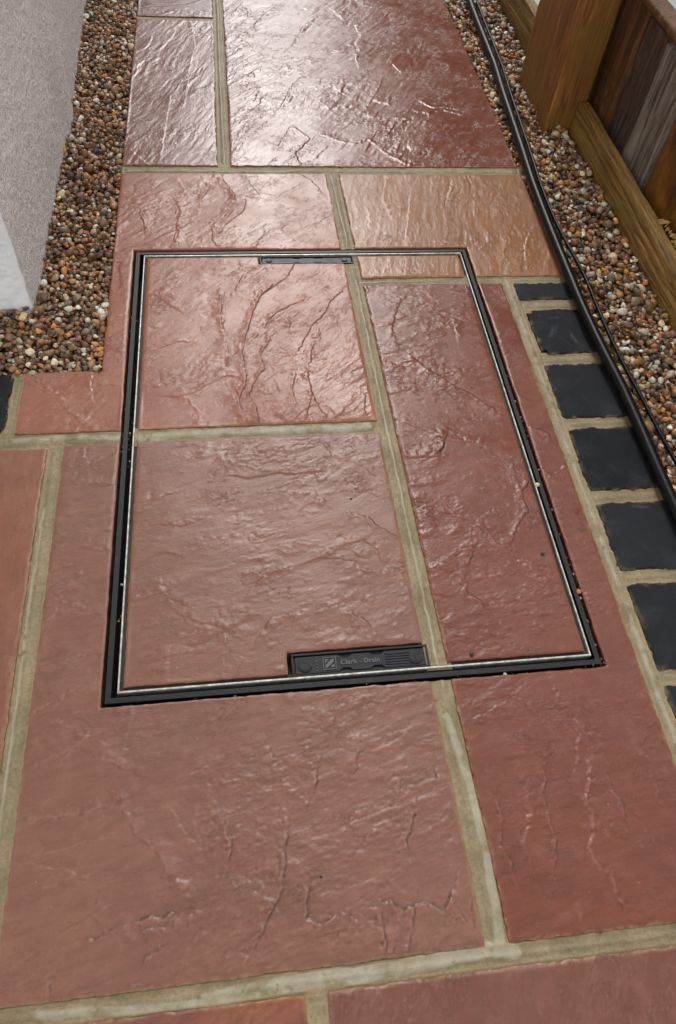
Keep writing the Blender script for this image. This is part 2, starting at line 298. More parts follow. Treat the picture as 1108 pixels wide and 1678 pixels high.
RIDGES = [
(1,0.7,0.289,0.994,0.318,0.973,0.347,0.963,0.373,0.978,0.389,0.953,0.401,0.929,0.431,0.899),
(1,0.7,0.495,1.106,0.507,1.090,0.534,1.091,0.558,1.083),
(0.9,-0.4,0.554,1.068,0.529,1.083,0.482,1.058,0.433,1.034,0.416,1.004),
(0.9,-0.4,0.155,1.474,0.170,1.507,0.181,1.487,0.184,1.450),
(0.9,-0.4,0.169,1.394,0.179,1.375,0.163,1.355,0.179,1.327,0.187,1.304),
(0.9,-0.4,0.168,1.198,0.183,1.215,0.186,1.194,0.173,1.185),
(0.9,-0.4,0.225,1.082,0.256,1.171,0.284,1.215),
(0.9,-0.4,0.253,1.008,0.272,0.979,0.241,0.930,0.250,0.897),
(0.9,-0.4,0.202,0.964,0.213,0.954,0.235,1.007),
(0.9,-0.4,0.123,1.353,0.136,1.325),
(0.9,-0.4,0.126,1.261,0.146,1.244),
(0.9,-0.4,0.197,1.426,0.227,1.480,0.248,1.513),
(0.9,-0.4,0.185,1.089,0.199,1.121),
(0.9,-0.4,0.247,1.294,0.268,1.332,0.291,1.401,0.313,1.444),
(0.5,0.4,0.365,1.489,0.376,1.463),
(0.5,0.4,0.404,1.419,0.409,1.389),
(0.5,0.4,0.292,1.116,0.313,1.077,0.331,1.093),
(0.5,0.4,0.445,1.411,0.490,1.487),
(0.5,0.4,0.388,1.291,0.388,1.255),
(0.5,0.4,0.459,1.258,0.468,1.227),
(0.5,0.4,0.389,1.095,0.424,1.169,0.434,1.204),
(0.5,0.4,0.517,1.279,0.548,1.377),
(0.5,0.4,0.330,1.157,0.344,1.141,0.356,1.167),
(0.9,-0.5,0.153,0.870,0.166,0.833,0.175,0.808),
(0.9,-0.5,0.110,0.864,0.129,0.827,0.138,0.796,0.122,0.767,0.101,0.739),
(0.9,-0.5,0.154,0.802,0.149,0.767,0.128,0.745,0.107,0.706),
(0.9,-0.5,0.201,0.711,0.235,0.721,0.280,0.755),
(0.9,-0.5,0.247,0.871,0.264,0.852,0.274,0.827),
(0.9,-0.5,0.163,0.689,0.191,0.722,0.223,0.744),
(0.9,-0.5,0.203,0.808,0.238,0.839),
(0.5,0.4,0.387,0.859,0.373,0.802,0.377,0.766),
(0.5,0.4,0.423,0.827,0.405,0.743,0.394,0.698),
(0.5,0.4,0.495,0.840,0.481,0.802),
(0.5,0.4,0.344,0.760,0.341,0.737),
(0.6,-0.3,-0.035,1.052,-0.015,1.035,0.003,1.031),
(0.6,-0.3,-0.022,0.927,0.002,0.891),
(0.6,-0.3,0.050,0.851,0.061,0.820),
(0.6,-0.3,0.067,1.418,0.075,1.322,0.063,1.206,0.056,1.085),
(0.6,-0.3,0.032,1.131,0.023,0.996,0.018,0.901),
(0.6,-0.3,-0.006,1.474,0.013,1.465),
(0.6,-0.3,0.056,1.004,0.068,1.011,0.083,0.997),
(0.8,0.6,-0.008,0.757,-0.002,0.724),
(0.8,0.6,0.044,0.791,0.051,0.768,0.045,0.734,0.049,0.712,0.043,0.687),
(0.8,0.6,-0.035,0.774,-0.009,0.791,0.024,0.814),
(0.8,0.6,0.131,0.728,0.104,0.701),
(0.9,-0.5,0.092,0.851,0.099,0.833,0.085,0.802,0.082,0.773),
(0.9,-0.5,0.114,0.864,0.131,0.827,0.140,0.785,0.122,0.750,0.108,0.728),
(0.8,0.6,-0.008,0.760,-0.002,0.727),
(0.8,0.6,0.045,0.760,0.047,0.732,0.041,0.689),
(0.8,0.6,0.020,0.395,0.033,0.400),
(0.8,0.6,-0.133,0.409,-0.111,0.397,-0.093,0.381,-0.081,0.363,-0.067,0.348,-0.053,0.333),
(0.8,0.6,-0.117,0.408,-0.094,0.385),
(0.8,0.6,-0.048,0.402,-0.032,0.401),
(0.8,0.6,-0.042,0.523,-0.022,0.531),
(0.8,0.6,0.033,0.556,0.048,0.542),
(0.8,0.6,0.004,0.454,0.049,0.477,0.057,0.477),
(0.8,0.6,0.002,0.500,0.016,0.504),
(0.8,0.6,0.101,0.726,0.097,0.693,0.107,0.677),
(0.7,-0.5,0.115,0.582,0.111,0.545,0.113,0.509),
(0.7,-0.5,-0.055,0.413,-0.052,0.390),
(0.7,-0.5,0.064,0.382,0.080,0.351,0.082,0.333),
(0.7,-0.5,0.126,0.371,0.133,0.349),
(0.7,-0.5,0.115,0.475,0.122,0.425),
(1.3,-0.8,0.187,0.596,0.166,0.568,0.153,0.540,0.146,0.513,0.141,0.483,0.135,0.462,0.135,0.438,0.139,0.417,0.135,0.394,0.127,0.372,0.134,0.353,0.146,0.331),
(1.3,-0.8,0.175,0.482,0.159,0.449,0.163,0.424,0.146,0.398,0.141,0.375,0.149,0.360,0.150,0.331),
(0.9,-0.6,0.228,0.559,0.199,0.543,0.179,0.526,0.166,0.500,0.150,0.479),
(0.9,-0.6,0.236,0.476,0.226,0.451,0.218,0.410,0.221,0.375,0.213,0.353,0.209,0.331),
(0.9,-0.6,0.221,0.375,0.227,0.352,0.237,0.337),
(0.9,-0.6,0.284,0.579,0.265,0.556,0.250,0.524,0.233,0.506,0.207,0.451),
(0.9,-0.6,0.291,0.372,0.284,0.350,0.287,0.338),
(0.9,-0.6,0.367,0.553,0.354,0.534,0.343,0.494,0.343,0.481),
(0.9,-0.6,0.326,0.430,0.337,0.422,0.351,0.420),
(0.9,-0.6,0.111,0.574,0.108,0.519,0.115,0.497),
(0.9,-0.6,0.201,0.525,0.202,0.498),
(0.9,-0.6,0.240,0.488,0.241,0.471),
(0.9,-0.6,0.204,0.415,0.196,0.384,0.200,0.357),
(0.9,-0.6,0.261,0.351,0.244,0.333),
(0.9,-0.6,0.127,0.578,0.140,0.612,0.197,0.661),
(0.9,-0.6,0.222,0.645,0.203,0.605,0.173,0.577),
(0.9,-0.6,0.208,0.507,0.230,0.511),
(0.9,-0.6,0.209,0.407,0.219,0.422),
(1,-0.6,0.363,0.437,0.375,0.416,0.395,0.395,0.411,0.378),
(1,-0.6,0.378,0.294,0.370,0.274,0.359,0.271),
(0.7,0.5,0.363,0.437,0.344,0.430,0.317,0.426),
(0.7,0.5,0.320,0.266,0.348,0.268,0.366,0.264),
(0.7,0.5,0.320,0.581,0.333,0.583),
(0.7,0.5,0.391,0.543,0.409,0.552),
(0.7,0.5,0.401,0.399,0.417,0.406),
(0.7,0.5,0.309,0.371,0.350,0.377),
(0.7,0.5,0.354,0.597,0.410,0.611,0.448,0.600),
(1,-0.6,0.383,0.412,0.402,0.387,0.433,0.362,0.456,0.334),
(1,-0.6,0.376,0.291,0.370,0.274,0.356,0.267),
(1,-0.6,0.488,0.310,0.510,0.298,0.513,0.287),
(0.6,0.5,0.378,0.292,0.416,0.285),
(0.6,0.5,0.597,0.711,0.581,0.677,0.574,0.645),
(0.6,0.5,0.431,0.496,0.430,0.478),
(0.6,0.5,0.415,0.390,0.426,0.402),
(0.6,-0.3,0.560,0.694,0.544,0.656,0.551,0.629,0.566,0.618),
(0.8,0.6,-0.066,0.249,-0.046,0.251,-0.032,0.245,-0.015,0.246),
(0.8,0.6,0.004,0.220,0.028,0.222,0.040,0.227),
(0.8,0.6,0.045,0.187,0.060,0.186,0.074,0.192),
(0.8,0.6,-0.080,0.122,-0.071,0.118,-0.061,0.100,-0.054,0.097),
(0.8,0.6,-0.073,0.076,-0.064,0.088,-0.040,0.086,-0.025,0.082),
(0.8,0.6,-0.053,0.044,-0.042,0.039,-0.024,0.042),
(0.8,0.6,0.043,0.102,0.058,0.092),
(0.8,0.6,0.045,0.032,0.059,0.035,0.072,0.035),
(0.8,0.6,-0.077,-0.015,-0.070,-0.012,-0.056,-0.004),
(0.8,0.6,-0.052,-0.005,-0.045,0.005,-0.027,0.005,-0.021,-0.001),
(0.8,0.6,0.007,0.095,0.031,0.101,0.045,0.107),
(0.8,0.6,0.065,0.075,0.076,0.067,0.100,0.060),
(0.8,0.6,-0.075,0.292,-0.053,0.298),
(0.8,0.6,-0.024,0.162,-0.007,0.162),
(0.8,0.6,0.100,0.058,0.109,0.052),
(0.8,0.6,-0.113,0.047,-0.103,0.035,-0.103,0.021),
(0.7,-0.5,0.041,0.114,0.044,0.107),
(0.7,-0.5,0.106,0.055,0.104,0.038),
(0.7,-0.5,0.048,0.029,0.048,0.023),
(0.7,-0.5,-0.053,0.303,-0.051,0.291),
(0.8,-0.4,0.117,0.284,0.134,0.283,0.173,0.282,0.183,0.275),
(0.8,-0.4,0.120,0.272,0.143,0.262,0.161,0.261),
(0.8,-0.4,0.182,0.268,0.198,0.274),
(0.8,-0.4,0.153,0.230,0.175,0.238,0.196,0.243),
(0.8,-0.4,0.168,0.206,0.174,0.210),
(0.8,-0.4,0.214,0.218,0.222,0.208),
(0.8,-0.4,0.176,0.154,0.196,0.157),
(0.8,-0.4,0.226,0.136,0.237,0.126),
(0.8,-0.4,0.133,0.105,0.146,0.117,0.160,0.127,0.170,0.124),
(0.8,-0.4,0.247,0.043,0.255,0.033),
(0.8,-0.4,0.136,0.345,0.146,0.329),
(0.8,-0.4,0.297,0.096,0.300,0.079),
(0.8,-0.4,0.179,0.228,0.194,0.226),
(0.8,-0.4,0.209,0.250,0.222,0.248),
(1.2,-0.7,0.251,0.191,0.266,0.184,0.280,0.170,0.298,0.154),
(1.2,-0.7,0.246,0.124,0.257,0.117,0.274,0.115),
(1.2,-0.7,0.142,0.055,0.152,0.068,0.166,0.070,0.179,0.072),
(1.2,-0.7,0.227,0.071,0.238,0.064,0.249,0.055,0.254,0.045),
(1.2,-0.7,0.326,0.118,0.345,0.128,0.362,0.138),
(1.2,-0.7,0.376,0.290,0.367,0.267),
(0.8,0.4,0.237,0.149,0.257,0.154,0.270,0.142,0.275,0.119),
(0.8,0.4,0.216,0.137,0.226,0.142,0.237,0.147),
(0.8,0.4,0.205,0.075,0.217,0.077,0.227,0.080),
(0.8,0.4,0.323,0.267,0.348,0.266,0.366,0.265),
(0.8,0.4,0.327,0.325,0.353,0.309,0.365,0.301),
(0.8,0.4,0.271,0.255,0.284,0.241),
(0.8,0.4,0.276,0.219,0.283,0.209),
(0.8,0.4,0.241,0.141,0.254,0.131,0.264,0.134),
(0.8,0.4,0.328,0.101,0.343,0.106),
(1.4,-0.7,0.475,0.230,0.456,0.210,0.454,0.181,0.438,0.164,0.424,0.138),
(1.4,-0.7,0.361,0.095,0.362,0.079,0.373,0.070,0.377,0.062),
(1.4,-0.7,0.380,0.135,0.368,0.111),
(1.4,-0.7,0.337,0.121,0.357,0.134,0.383,0.138),
(0.7,-0.4,0.457,0.256,0.452,0.233,0.456,0.213),
(0.7,-0.4,0.501,0.234,0.522,0.249),
(0.7,-0.4,0.495,0.224,0.488,0.238),
(0.7,-0.4,0.333,-0.055,0.353,-0.048,0.377,-0.039),
(0.7,-0.4,0.404,0.219,0.433,0.218),
(0.7,-0.4,0.403,0.182,0.418,0.187),
(1,0.7,0.361,0.181,0.385,0.171,0.397,0.155,0.405,0.134,0.417,0.130),
(1,0.7,0.368,0.094,0.394,0.098,0.424,0.100),
(1,0.7,0.430,0.112,0.440,0.100,0.442,0.092),
(1,0.7,0.442,0.092,0.456,0.088),
(1,0.7,0.389,0.143,0.401,0.137,0.406,0.128),
(1,0.7,0.426,-0.035,0.427,-0.046),
(1,0.7,0.384,-0.040,0.391,-0.047),
(1,0.7,0.436,-0.062,0.445,-0.077),
(0.6,0.5,0.382,0.067,0.430,0.066),
(0.6,0.5,0.407,0.051,0.433,0.050),
(0.6,0.5,0.430,0.030,0.465,0.035),
(0.6,0.5,0.378,0.029,0.397,0.032),
(0.6,0.5,0.402,0.015,0.410,0.007),
(0.6,0.5,0.377,0.288,0.406,0.290,0.423,0.279),
(1.1,0.7,0.006,-0.101,0.019,-0.118,0.024,-0.131,0.035,-0.136,0.043,-0.147,0.051,-0.165),
(1.1,0.7,0.051,-0.165,0.063,-0.175,0.068,-0.184),
(1.1,0.7,-0.074,-0.107,-0.041,-0.108,-0.016,-0.105,0.005,-0.100),
(1.1,0.7,-0.014,-0.058,0.003,-0.068,0.017,-0.074),
(0.7,0.5,0.061,-0.192,0.073,-0.207,0.064,-0.223),
(0.7,0.5,-0.072,-0.061,-0.046,-0.053,-0.021,-0.041),
(0.7,0.5,-0.054,-0.027,-0.037,-0.037),
(0.7,0.5,-0.065,-0.139,-0.031,-0.133,0.011,-0.125),
(0.7,0.5,-0.055,-0.163,-0.004,-0.154),
(0.7,0.5,-0.075,-0.036,-0.063,-0.043),
(0.7,0.5,-0.036,-0.045,-0.050,-0.066),
(0.7,0.5,0.129,-0.172,0.134,-0.175),
(1.4,-0.8,0.153,-0.137,0.149,-0.153,0.147,-0.170,0.142,-0.188,0.132,-0.200,0.127,-0.212,0.117,-0.226),
(1.4,-0.8,0.103,-0.134,0.104,-0.149,0.101,-0.158),
(1.4,-0.8,0.185,-0.083,0.181,-0.098,0.175,-0.111),
(1.4,-0.8,0.169,-0.181,0.164,-0.194,0.164,-0.205,0.173,-0.211,0.189,-0.206),
(1.4,-0.8,0.022,-0.195,0.039,-0.192,0.058,-0.191),
(0.9,-0.6,0.133,-0.184,0.138,-0.192),
(0.9,-0.6,0.089,-0.102,0.094,-0.118,0.103,-0.134),
(0.9,-0.6,0.060,-0.120,0.069,-0.133),
(0.9,-0.6,0.076,-0.121,0.077,-0.132),
(0.9,-0.6,0.140,-0.061,0.145,-0.078),
(0.9,-0.6,0.027,-0.202,0.039,-0.201,0.049,-0.197,0.060,-0.195),
(0.9,-0.6,0.031,-0.225,0.035,-0.219,0.044,-0.216,0.040,-0.212),
(0.9,-0.6,0.017,-0.238,0.031,-0.235,0.050,-0.239),
(0.9,-0.6,-0.036,-0.226,-0.034,-0.238),
(0.9,-0.6,-0.015,-0.202,0.001,-0.199,-0.002,-0.195),
(0.9,-0.6,0.155,-0.095,0.160,-0.101),
(0.9,-0.6,0.167,-0.145,0.172,-0.149),
(0.9,-0.6,0.113,-0.171,0.127,-0.161),
(0.9,-0.6,0.153,-0.158,0.165,-0.167),
(1.5,-0.8,0.266,-0.130,0.261,-0.144,0.255,-0.156,0.256,-0.168),
(1.5,-0.8,0.223,-0.202,0.235,-0.199,0.242,-0.208,0.254,-0.204,0.267,-0.205,0.277,-0.213,0.289,-0.196),
(1.5,-0.8,0.225,-0.205,0.226,-0.223,0.227,-0.232,0.222,-0.240),
(1.5,-0.8,0.254,-0.204,0.249,-0.221,0.242,-0.241),
(0.9,-0.6,0.260,-0.100,0.256,-0.118),
(0.9,-0.6,0.261,-0.112,0.276,-0.108,0.291,-0.105,0.293,-0.092),
(0.9,-0.6,0.224,-0.071,0.219,-0.088,0.212,-0.097),
(0.9,-0.6,0.207,-0.044,0.218,-0.058),
(0.9,-0.6,0.214,-0.157,0.221,-0.148,0.234,-0.142),
(0.9,-0.6,0.203,-0.138,0.211,-0.127,0.228,-0.125),
(0.9,-0.6,0.234,-0.230,0.230,-0.240),
(0.9,-0.6,0.193,-0.217,0.201,-0.210,0.211,-0.214),
(0.9,-0.6,0.304,-0.202,0.300,-0.231),
(0.9,-0.6,0.289,-0.210,0.299,-0.226),
(0.9,-0.6,0.189,-0.206,0.199,-0.207),
(0.9,-0.6,0.246,-0.120,0.249,-0.115),
(0.9,-0.6,0.313,-0.210,0.320,-0.201),
(1,-0.6,0.344,-0.127,0.346,-0.145,0.337,-0.165,0.344,-0.182,0.344,-0.190),
(1,-0.6,0.396,-0.107,0.386,-0.131,0.388,-0.154,0.389,-0.170,0.380,-0.193),
(1,-0.6,0.455,-0.118,0.453,-0.132,0.459,-0.145,0.455,-0.161),
(1.2,0.9,0.438,-0.100,0.431,-0.127,0.424,-0.134,0.427,-0.148,0.423,-0.165,0.414,-0.180,0.419,-0.192,0.427,-0.203,0.429,-0.217),
(0.8,0.6,0.368,-0.121,0.372,-0.140,0.356,-0.166,0.359,-0.189),
(0.8,0.6,0.494,-0.127,0.494,-0.143),
(0.8,0.6,0.470,-0.160,0.473,-0.173),
(0.8,0.6,0.392,-0.216,0.391,-0.234),
(0.8,0.6,0.445,-0.065,0.453,-0.078),
(0.8,0.6,0.485,-0.110,0.496,-0.096),
(0.8,0.6,0.434,-0.079,0.424,-0.107),
(0.8,0.6,0.430,-0.226,0.432,-0.231),
(0.8,0.6,0.430,-0.166,0.441,-0.170)]
# ---------------------------------------------------------------- riven stone relief
def ridge_field(x, y):
    h = np.zeros_like(x); t = np.zeros_like(x)
    jx = x + .0030*fbm(x*110, y*110, 4, 5, .62); jy = y + .0030*fbm(x*110, y*110, 4, 9, .62)
    brk = sstep(-.55, .1, fbm(x*170, y*170, 3, 77))
    for r in RIDGES:
        hh, tt, p = r[0]*.001, r[1], np.array(r[2:]).reshape(-1, 2)
        m = 0.045
        sel = np.nonzero((x > p[:, 0].min()-m) & (x < p[:, 0].max()+m) & (y > p[:, 1].min()-m) & (y < p[:, 1].max()+m))[0]
        if len(sel) == 0: continue
        X, Y = jx[sel], jy[sel]; best = np.full(len(sel), 9.); sg = np.zeros(len(sel))
        L = np.hypot(*(p[-1]-p[0]))+1e-6
        for k in range(len(p)-1):
            d, s = seg_dist(X, Y, p[k, 0], p[k, 1], p[k+1, 0], p[k+1, 1])
            b = d < best; best[b] = d[b]; sg[b] = s[b]
        ends = np.minimum(np.hypot(x[sel]-p[0, 0], y[sel]-p[0, 1]), np.hypot(x[sel]-p[-1, 0], y[sel]-p[-1, 1]))
        fade = sstep(0, .006, ends)
        side = np.where(sg*(1 if tt > 0 else -1) > 0, 1., 0.)
        sd_ = best*np.where(side > 0, 1, -1)
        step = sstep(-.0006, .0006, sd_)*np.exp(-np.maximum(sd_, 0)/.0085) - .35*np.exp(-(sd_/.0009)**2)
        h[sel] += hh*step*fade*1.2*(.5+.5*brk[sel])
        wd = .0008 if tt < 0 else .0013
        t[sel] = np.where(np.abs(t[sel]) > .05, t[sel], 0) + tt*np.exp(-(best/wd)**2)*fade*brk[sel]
    return h, np.clip(t, -1, 1)
def riven(x, y, grain, seed, amp=1.0, kind=(1, 1, 1)):
    a = math.radians(grain); u = x*math.cos(a)+y*math.sin(a); v = -x*math.sin(a)+y*math.cos(a)
    wv = v + .012*fbm(u*14, v*14, 3, seed+3)
    low = fbm(u*4, wv*9, 3, seed, .42)
    ter = low*3.4*kind[0] + .10*fbm(u*40, v*70, 3, seed+11)
    fl = np.floor(ter); fr = ter-fl
    wid = .018+.016*(vn(x*60, y*60, seed+5)+1)
    act = sstep(-.1, .35, fbm(u*16, v*22, 3, seed+60))
    h = .00085*((fr*(1-act) + act*sstep(.5-wid, .5+wid, fr)) + fl)*kind[0]
    h = h + .00020*fbm(u*24, wv*150, 4, seed+20)*kind[1]               # grain streaks
    patch = sstep(.0, .45, fbm(x*11, y*11, 3, seed+41))
    p = fbm(u*85, v*150, 3, seed+50)
    h = h + .0004*np.clip(p-.18, 0, 1)*2*patch*kind[2]                   # flaky patches
    h = h - .00030*np.clip(-p-.34, 0, 1)*2*kind[2]*sstep(-.2, .3, fbm(x*17, y*17, 2, seed+70))
    fk = fbm(u*38, v*85, 4, seed+130, .62); fp = sstep(.02, .30, fbm(x*9, y*9, 3, seed+140))
    h = h + .00028*fp*kind[2]*(sstep(.06, .11, fk)+sstep(.26, .31, fk)-.8*sstep(-.16, -.21, fk))
    wave = .0007*fbm(x*6, y*6, 2, seed+90)
    return (h*amp + wave)
def in_box(x, y, b, m=.0015): return (x > b[0]-m) & (x < b[2]+m) & (y > b[1]-m) & (y < b[3]+m)
def make_slab(name, outline, cuts, mat, grain, seed, amp=1.0, kind=(1, 1, 1), parent=None, holes=(), z=0.0, near=.0011, seg_z=0.0):
    segs = []
    for P in [outline]+list(holes):
        n = len(P)
        for k in range(n):
            a, b = P[k], P[(k+1) % n]
            cut = any((abs(a[0]-b[0]) < 1e-6 and c[0] == 'x' and abs(a[0]-c[1]) < 1e-4) or (abs(a[1]-b[1]) < 1e-6 and c[0] == 'y' and abs(a[1]-c[1]) < 1e-4) for c in cuts)
            segs.append((a, b, cut))
    def shape(x, y):
        dj = np.full(len(x), 9.); dc = np.full(len(x), 9.)
        for a, b, cut in segs:
            d, _ = seg_dist(x, y, a[0], a[1], b[0], b[1])
            if cut: dc = np.minimum(dc, d)
            else: dj = np.minimum(dj, d)
        X, Y = warp(x, y)
        wj = np.clip(1-dj/.008, 0, 1); wc = np.clip(1-dc/.006, 0, 1)*(wj < .01)
        nx_ = fbm(X*70, Y*70, 4, seed+7, .6); ny_ = fbm(X*70, Y*70, 4, seed+8, .6)
        fx_ = fbm(X*330, Y*330, 2, seed+17)
        h, t = ridge_field(X, Y)
        zz = riven(X, Y, grain, seed, amp, kind) + h
        zz = zz*np.clip(.25+np.minimum(dj, dc)/.006, 0, 1)
        chip = (.6+.5*vn(X*120, Y*120, seed+2))
        zz = zz - .0012*chip*np.clip(1-dj/.0026, 0, 1)**2 - .0007*np.clip(1-dc/.002, 0, 1)**2
        X = X + wj*(.0010*nx_+.0007*fx_) + wc*.0007*nx_; Y = Y + wj*(.0010*ny_+.0007*fx_) + wc*.0009*ny_
        eg = np.clip(1-dj/(.0024+.0019*vn(X*90, Y*90, seed+4)), 0, 1)
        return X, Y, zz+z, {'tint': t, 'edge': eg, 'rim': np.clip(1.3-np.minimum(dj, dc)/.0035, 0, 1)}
    spx = lambda c: near if -.2 < c < .7 else .006
    spy = lambda c: near if -.30 < c < .9 else (.002 if .9 <= c < 1.62 else .008)
    return grid_sheet(name, [outline], spx, spy, shape, mat, parent, excl=holes, skirt=.028)

# ---------------------------------------------------------------- ground and bedding
m_ground = flat_mat('ground_grit', srgb(92, 82, 68), .8, 30, .3, .6, .006)
bm = bmesh.new(); box(bm, -300, -300, -.9, 300, 300, -.062)
tag(bm_obj('ground', bm, m_ground), kind='structure')
m_bed = flat_mat('dark_wet_bedding', srgb(40, 33, 26), .5, 60, .4, .8, .004)
bm = bmesh.new(); box(bm, -.42, -.75, -.058, .80, 1.95, -.031)
tag(bm_obj('path_bedding', bm, m_bed), kind='structure')
m_conc = flat_mat('pale_wet_concrete', srgb(196, 200, 200), .35, 14, .12, .3, .002)
bm = bmesh.new(); box(bm, .812, -1.2, -.058, 1.6, 13, -.012)
tag(bm_obj('concrete_strip', bm, m_conc), kind='structure')

# ---------------------------------------------------------------- paving slabs
HX0, HX1, HY0, HY1 = -.0148, .4872, -.0128, .6735
hole = [(HX0, HY0), (HX1, HY0), (HX1, HY1), (HX0, HY1)]
CUTS = [('x', HX0), ('x', HX1), ('y', HY0), ('y', HY1), ('x', -.0437), ('x', .626), ('y', .4285), ('x', .0058), ('x', .4690), ('y', .0058), ('y', .6547), ('y', .6385), ('x', .1655), ('x', .3085), ('y', .0285), ('x', .1635), ('x', .3065)]
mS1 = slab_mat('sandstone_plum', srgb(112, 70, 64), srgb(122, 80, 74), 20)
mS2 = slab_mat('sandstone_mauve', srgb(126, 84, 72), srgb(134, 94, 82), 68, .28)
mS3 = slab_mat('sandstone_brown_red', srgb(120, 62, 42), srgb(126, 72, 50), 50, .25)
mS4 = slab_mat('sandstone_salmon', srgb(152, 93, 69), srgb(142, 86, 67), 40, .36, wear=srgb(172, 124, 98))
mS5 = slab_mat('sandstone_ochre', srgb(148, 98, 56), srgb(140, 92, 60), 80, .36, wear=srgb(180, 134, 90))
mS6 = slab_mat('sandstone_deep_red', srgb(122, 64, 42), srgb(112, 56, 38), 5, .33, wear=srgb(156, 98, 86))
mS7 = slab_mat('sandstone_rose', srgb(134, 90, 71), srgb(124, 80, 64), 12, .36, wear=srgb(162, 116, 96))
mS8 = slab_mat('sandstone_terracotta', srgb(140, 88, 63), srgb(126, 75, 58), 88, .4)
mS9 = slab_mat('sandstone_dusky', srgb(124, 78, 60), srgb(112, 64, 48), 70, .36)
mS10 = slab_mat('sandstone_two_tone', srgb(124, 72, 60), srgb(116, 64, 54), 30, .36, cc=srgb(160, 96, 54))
V1a, V1b = .3068, .3282
H1a, H1b, H2a, H2b, H3a, H3b, H4a, H4b = .8725, .8955, .5880, .6040, .3085, .3290, -.2570, -.2405
PG = 'wet riven sandstone paving slabs'
def thing_slab(label, *a, **k):
    o = make_slab('paving_slab', *a, **k); return tag(o, label, 'paving slab', PG, 'thing')
R4 = lambda x0, y0, x1, y1: [(x0, y0), (x1, y0), (x1, y1), (x0, y1)]
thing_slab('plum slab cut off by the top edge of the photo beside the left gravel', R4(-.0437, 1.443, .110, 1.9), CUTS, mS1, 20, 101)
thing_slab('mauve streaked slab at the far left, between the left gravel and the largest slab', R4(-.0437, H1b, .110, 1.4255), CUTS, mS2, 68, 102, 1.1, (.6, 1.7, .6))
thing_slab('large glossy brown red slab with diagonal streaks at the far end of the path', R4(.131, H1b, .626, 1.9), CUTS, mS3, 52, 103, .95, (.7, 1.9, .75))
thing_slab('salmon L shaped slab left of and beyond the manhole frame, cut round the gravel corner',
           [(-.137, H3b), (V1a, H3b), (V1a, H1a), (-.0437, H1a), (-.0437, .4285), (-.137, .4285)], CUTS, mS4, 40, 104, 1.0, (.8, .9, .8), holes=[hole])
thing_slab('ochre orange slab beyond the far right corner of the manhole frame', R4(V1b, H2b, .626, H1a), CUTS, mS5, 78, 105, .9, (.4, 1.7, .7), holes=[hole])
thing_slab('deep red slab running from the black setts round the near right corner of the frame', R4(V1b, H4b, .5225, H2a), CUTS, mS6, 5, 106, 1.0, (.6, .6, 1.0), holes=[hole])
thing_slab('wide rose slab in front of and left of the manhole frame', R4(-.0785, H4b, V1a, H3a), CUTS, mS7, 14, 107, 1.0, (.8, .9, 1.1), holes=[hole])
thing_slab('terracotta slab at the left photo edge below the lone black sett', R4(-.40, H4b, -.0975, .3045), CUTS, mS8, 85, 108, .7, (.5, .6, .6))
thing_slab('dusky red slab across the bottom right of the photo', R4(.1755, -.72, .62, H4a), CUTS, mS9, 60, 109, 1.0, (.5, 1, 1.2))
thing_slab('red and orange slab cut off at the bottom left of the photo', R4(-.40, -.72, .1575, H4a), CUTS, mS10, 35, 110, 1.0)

# ---------------------------------------------------------------- mortar pointing
SMEARS = [((.3131, -.05), (.3217, -.111), (.3247, -.1732), (.3202, -.2372), .0042), ((.08, -.2535), (.1485, -.2489), (.2266, -.2484), (.3086, -.2425), (.330, -.2475), .0058),
          ((.004, .3175), (.11, .3205), (.2527, .3195), (.285, .322), .0062), ((-.045, -.2483), (.02, -.2515), (.0869, -.2552), .0030), ((-.137, .319), (-.08, .322), (-.02, .318), .0045), ((.533, .60), (.5325, .2), (.5315, -.3), .0030)]
LINES = [((.318, -.02), (.3175, .35), (.3190, .60)), ((.3175, .68), (.3165, .78), (.3150, .87)), ((.1215, .90), (.1195, 1.2), (.1205, 1.44), (.119, 1.8)), ((-.0925, .22), (-.0935, .1), (-.0915, -.05), (-.0925, -.2)),
         ((-.04, .8795), (.02, .8800), (.12, .8795), (.22, .8790), (.25, .885)), ((.322, .594), (.36, .597), (.40, .596))]
MJ = [R4(V1a, H4b, V1b, H1a), R4(-.0437, H1a, .628, H1b), R4(.110, H1b, .131, 1.9), R4(-.0437, 1.4255, .110, 1.443), R4(V1b, H2a, .626, H2b),
      R4(-.40, H3a-.004, V1a, H3b), R4(-.0975, H4b, -.0785, H3a), R4(-.40, H4a, .54, H4b), R4(.1575, -.72, .1755, H4a), R4(.5225, -.30, .540, H2a), R4(-.150, H3b, -.137, .4285)]
SETT_Y = [(-.245, -.152), (-.132, -.038), (-.0205, .0778), (.0960, .1865), (.2060, .3020), (.3210, .4163), (.4385, .5280), (.5505, .5865)]
for (a0, a1), (b0, b1) in zip(SETT_Y[:-1], SETT_Y[1:]): MJ.append(R4(.538, a1, .6285, b0))
MJ.append(R4(.538, -.2570, .624, -.245))
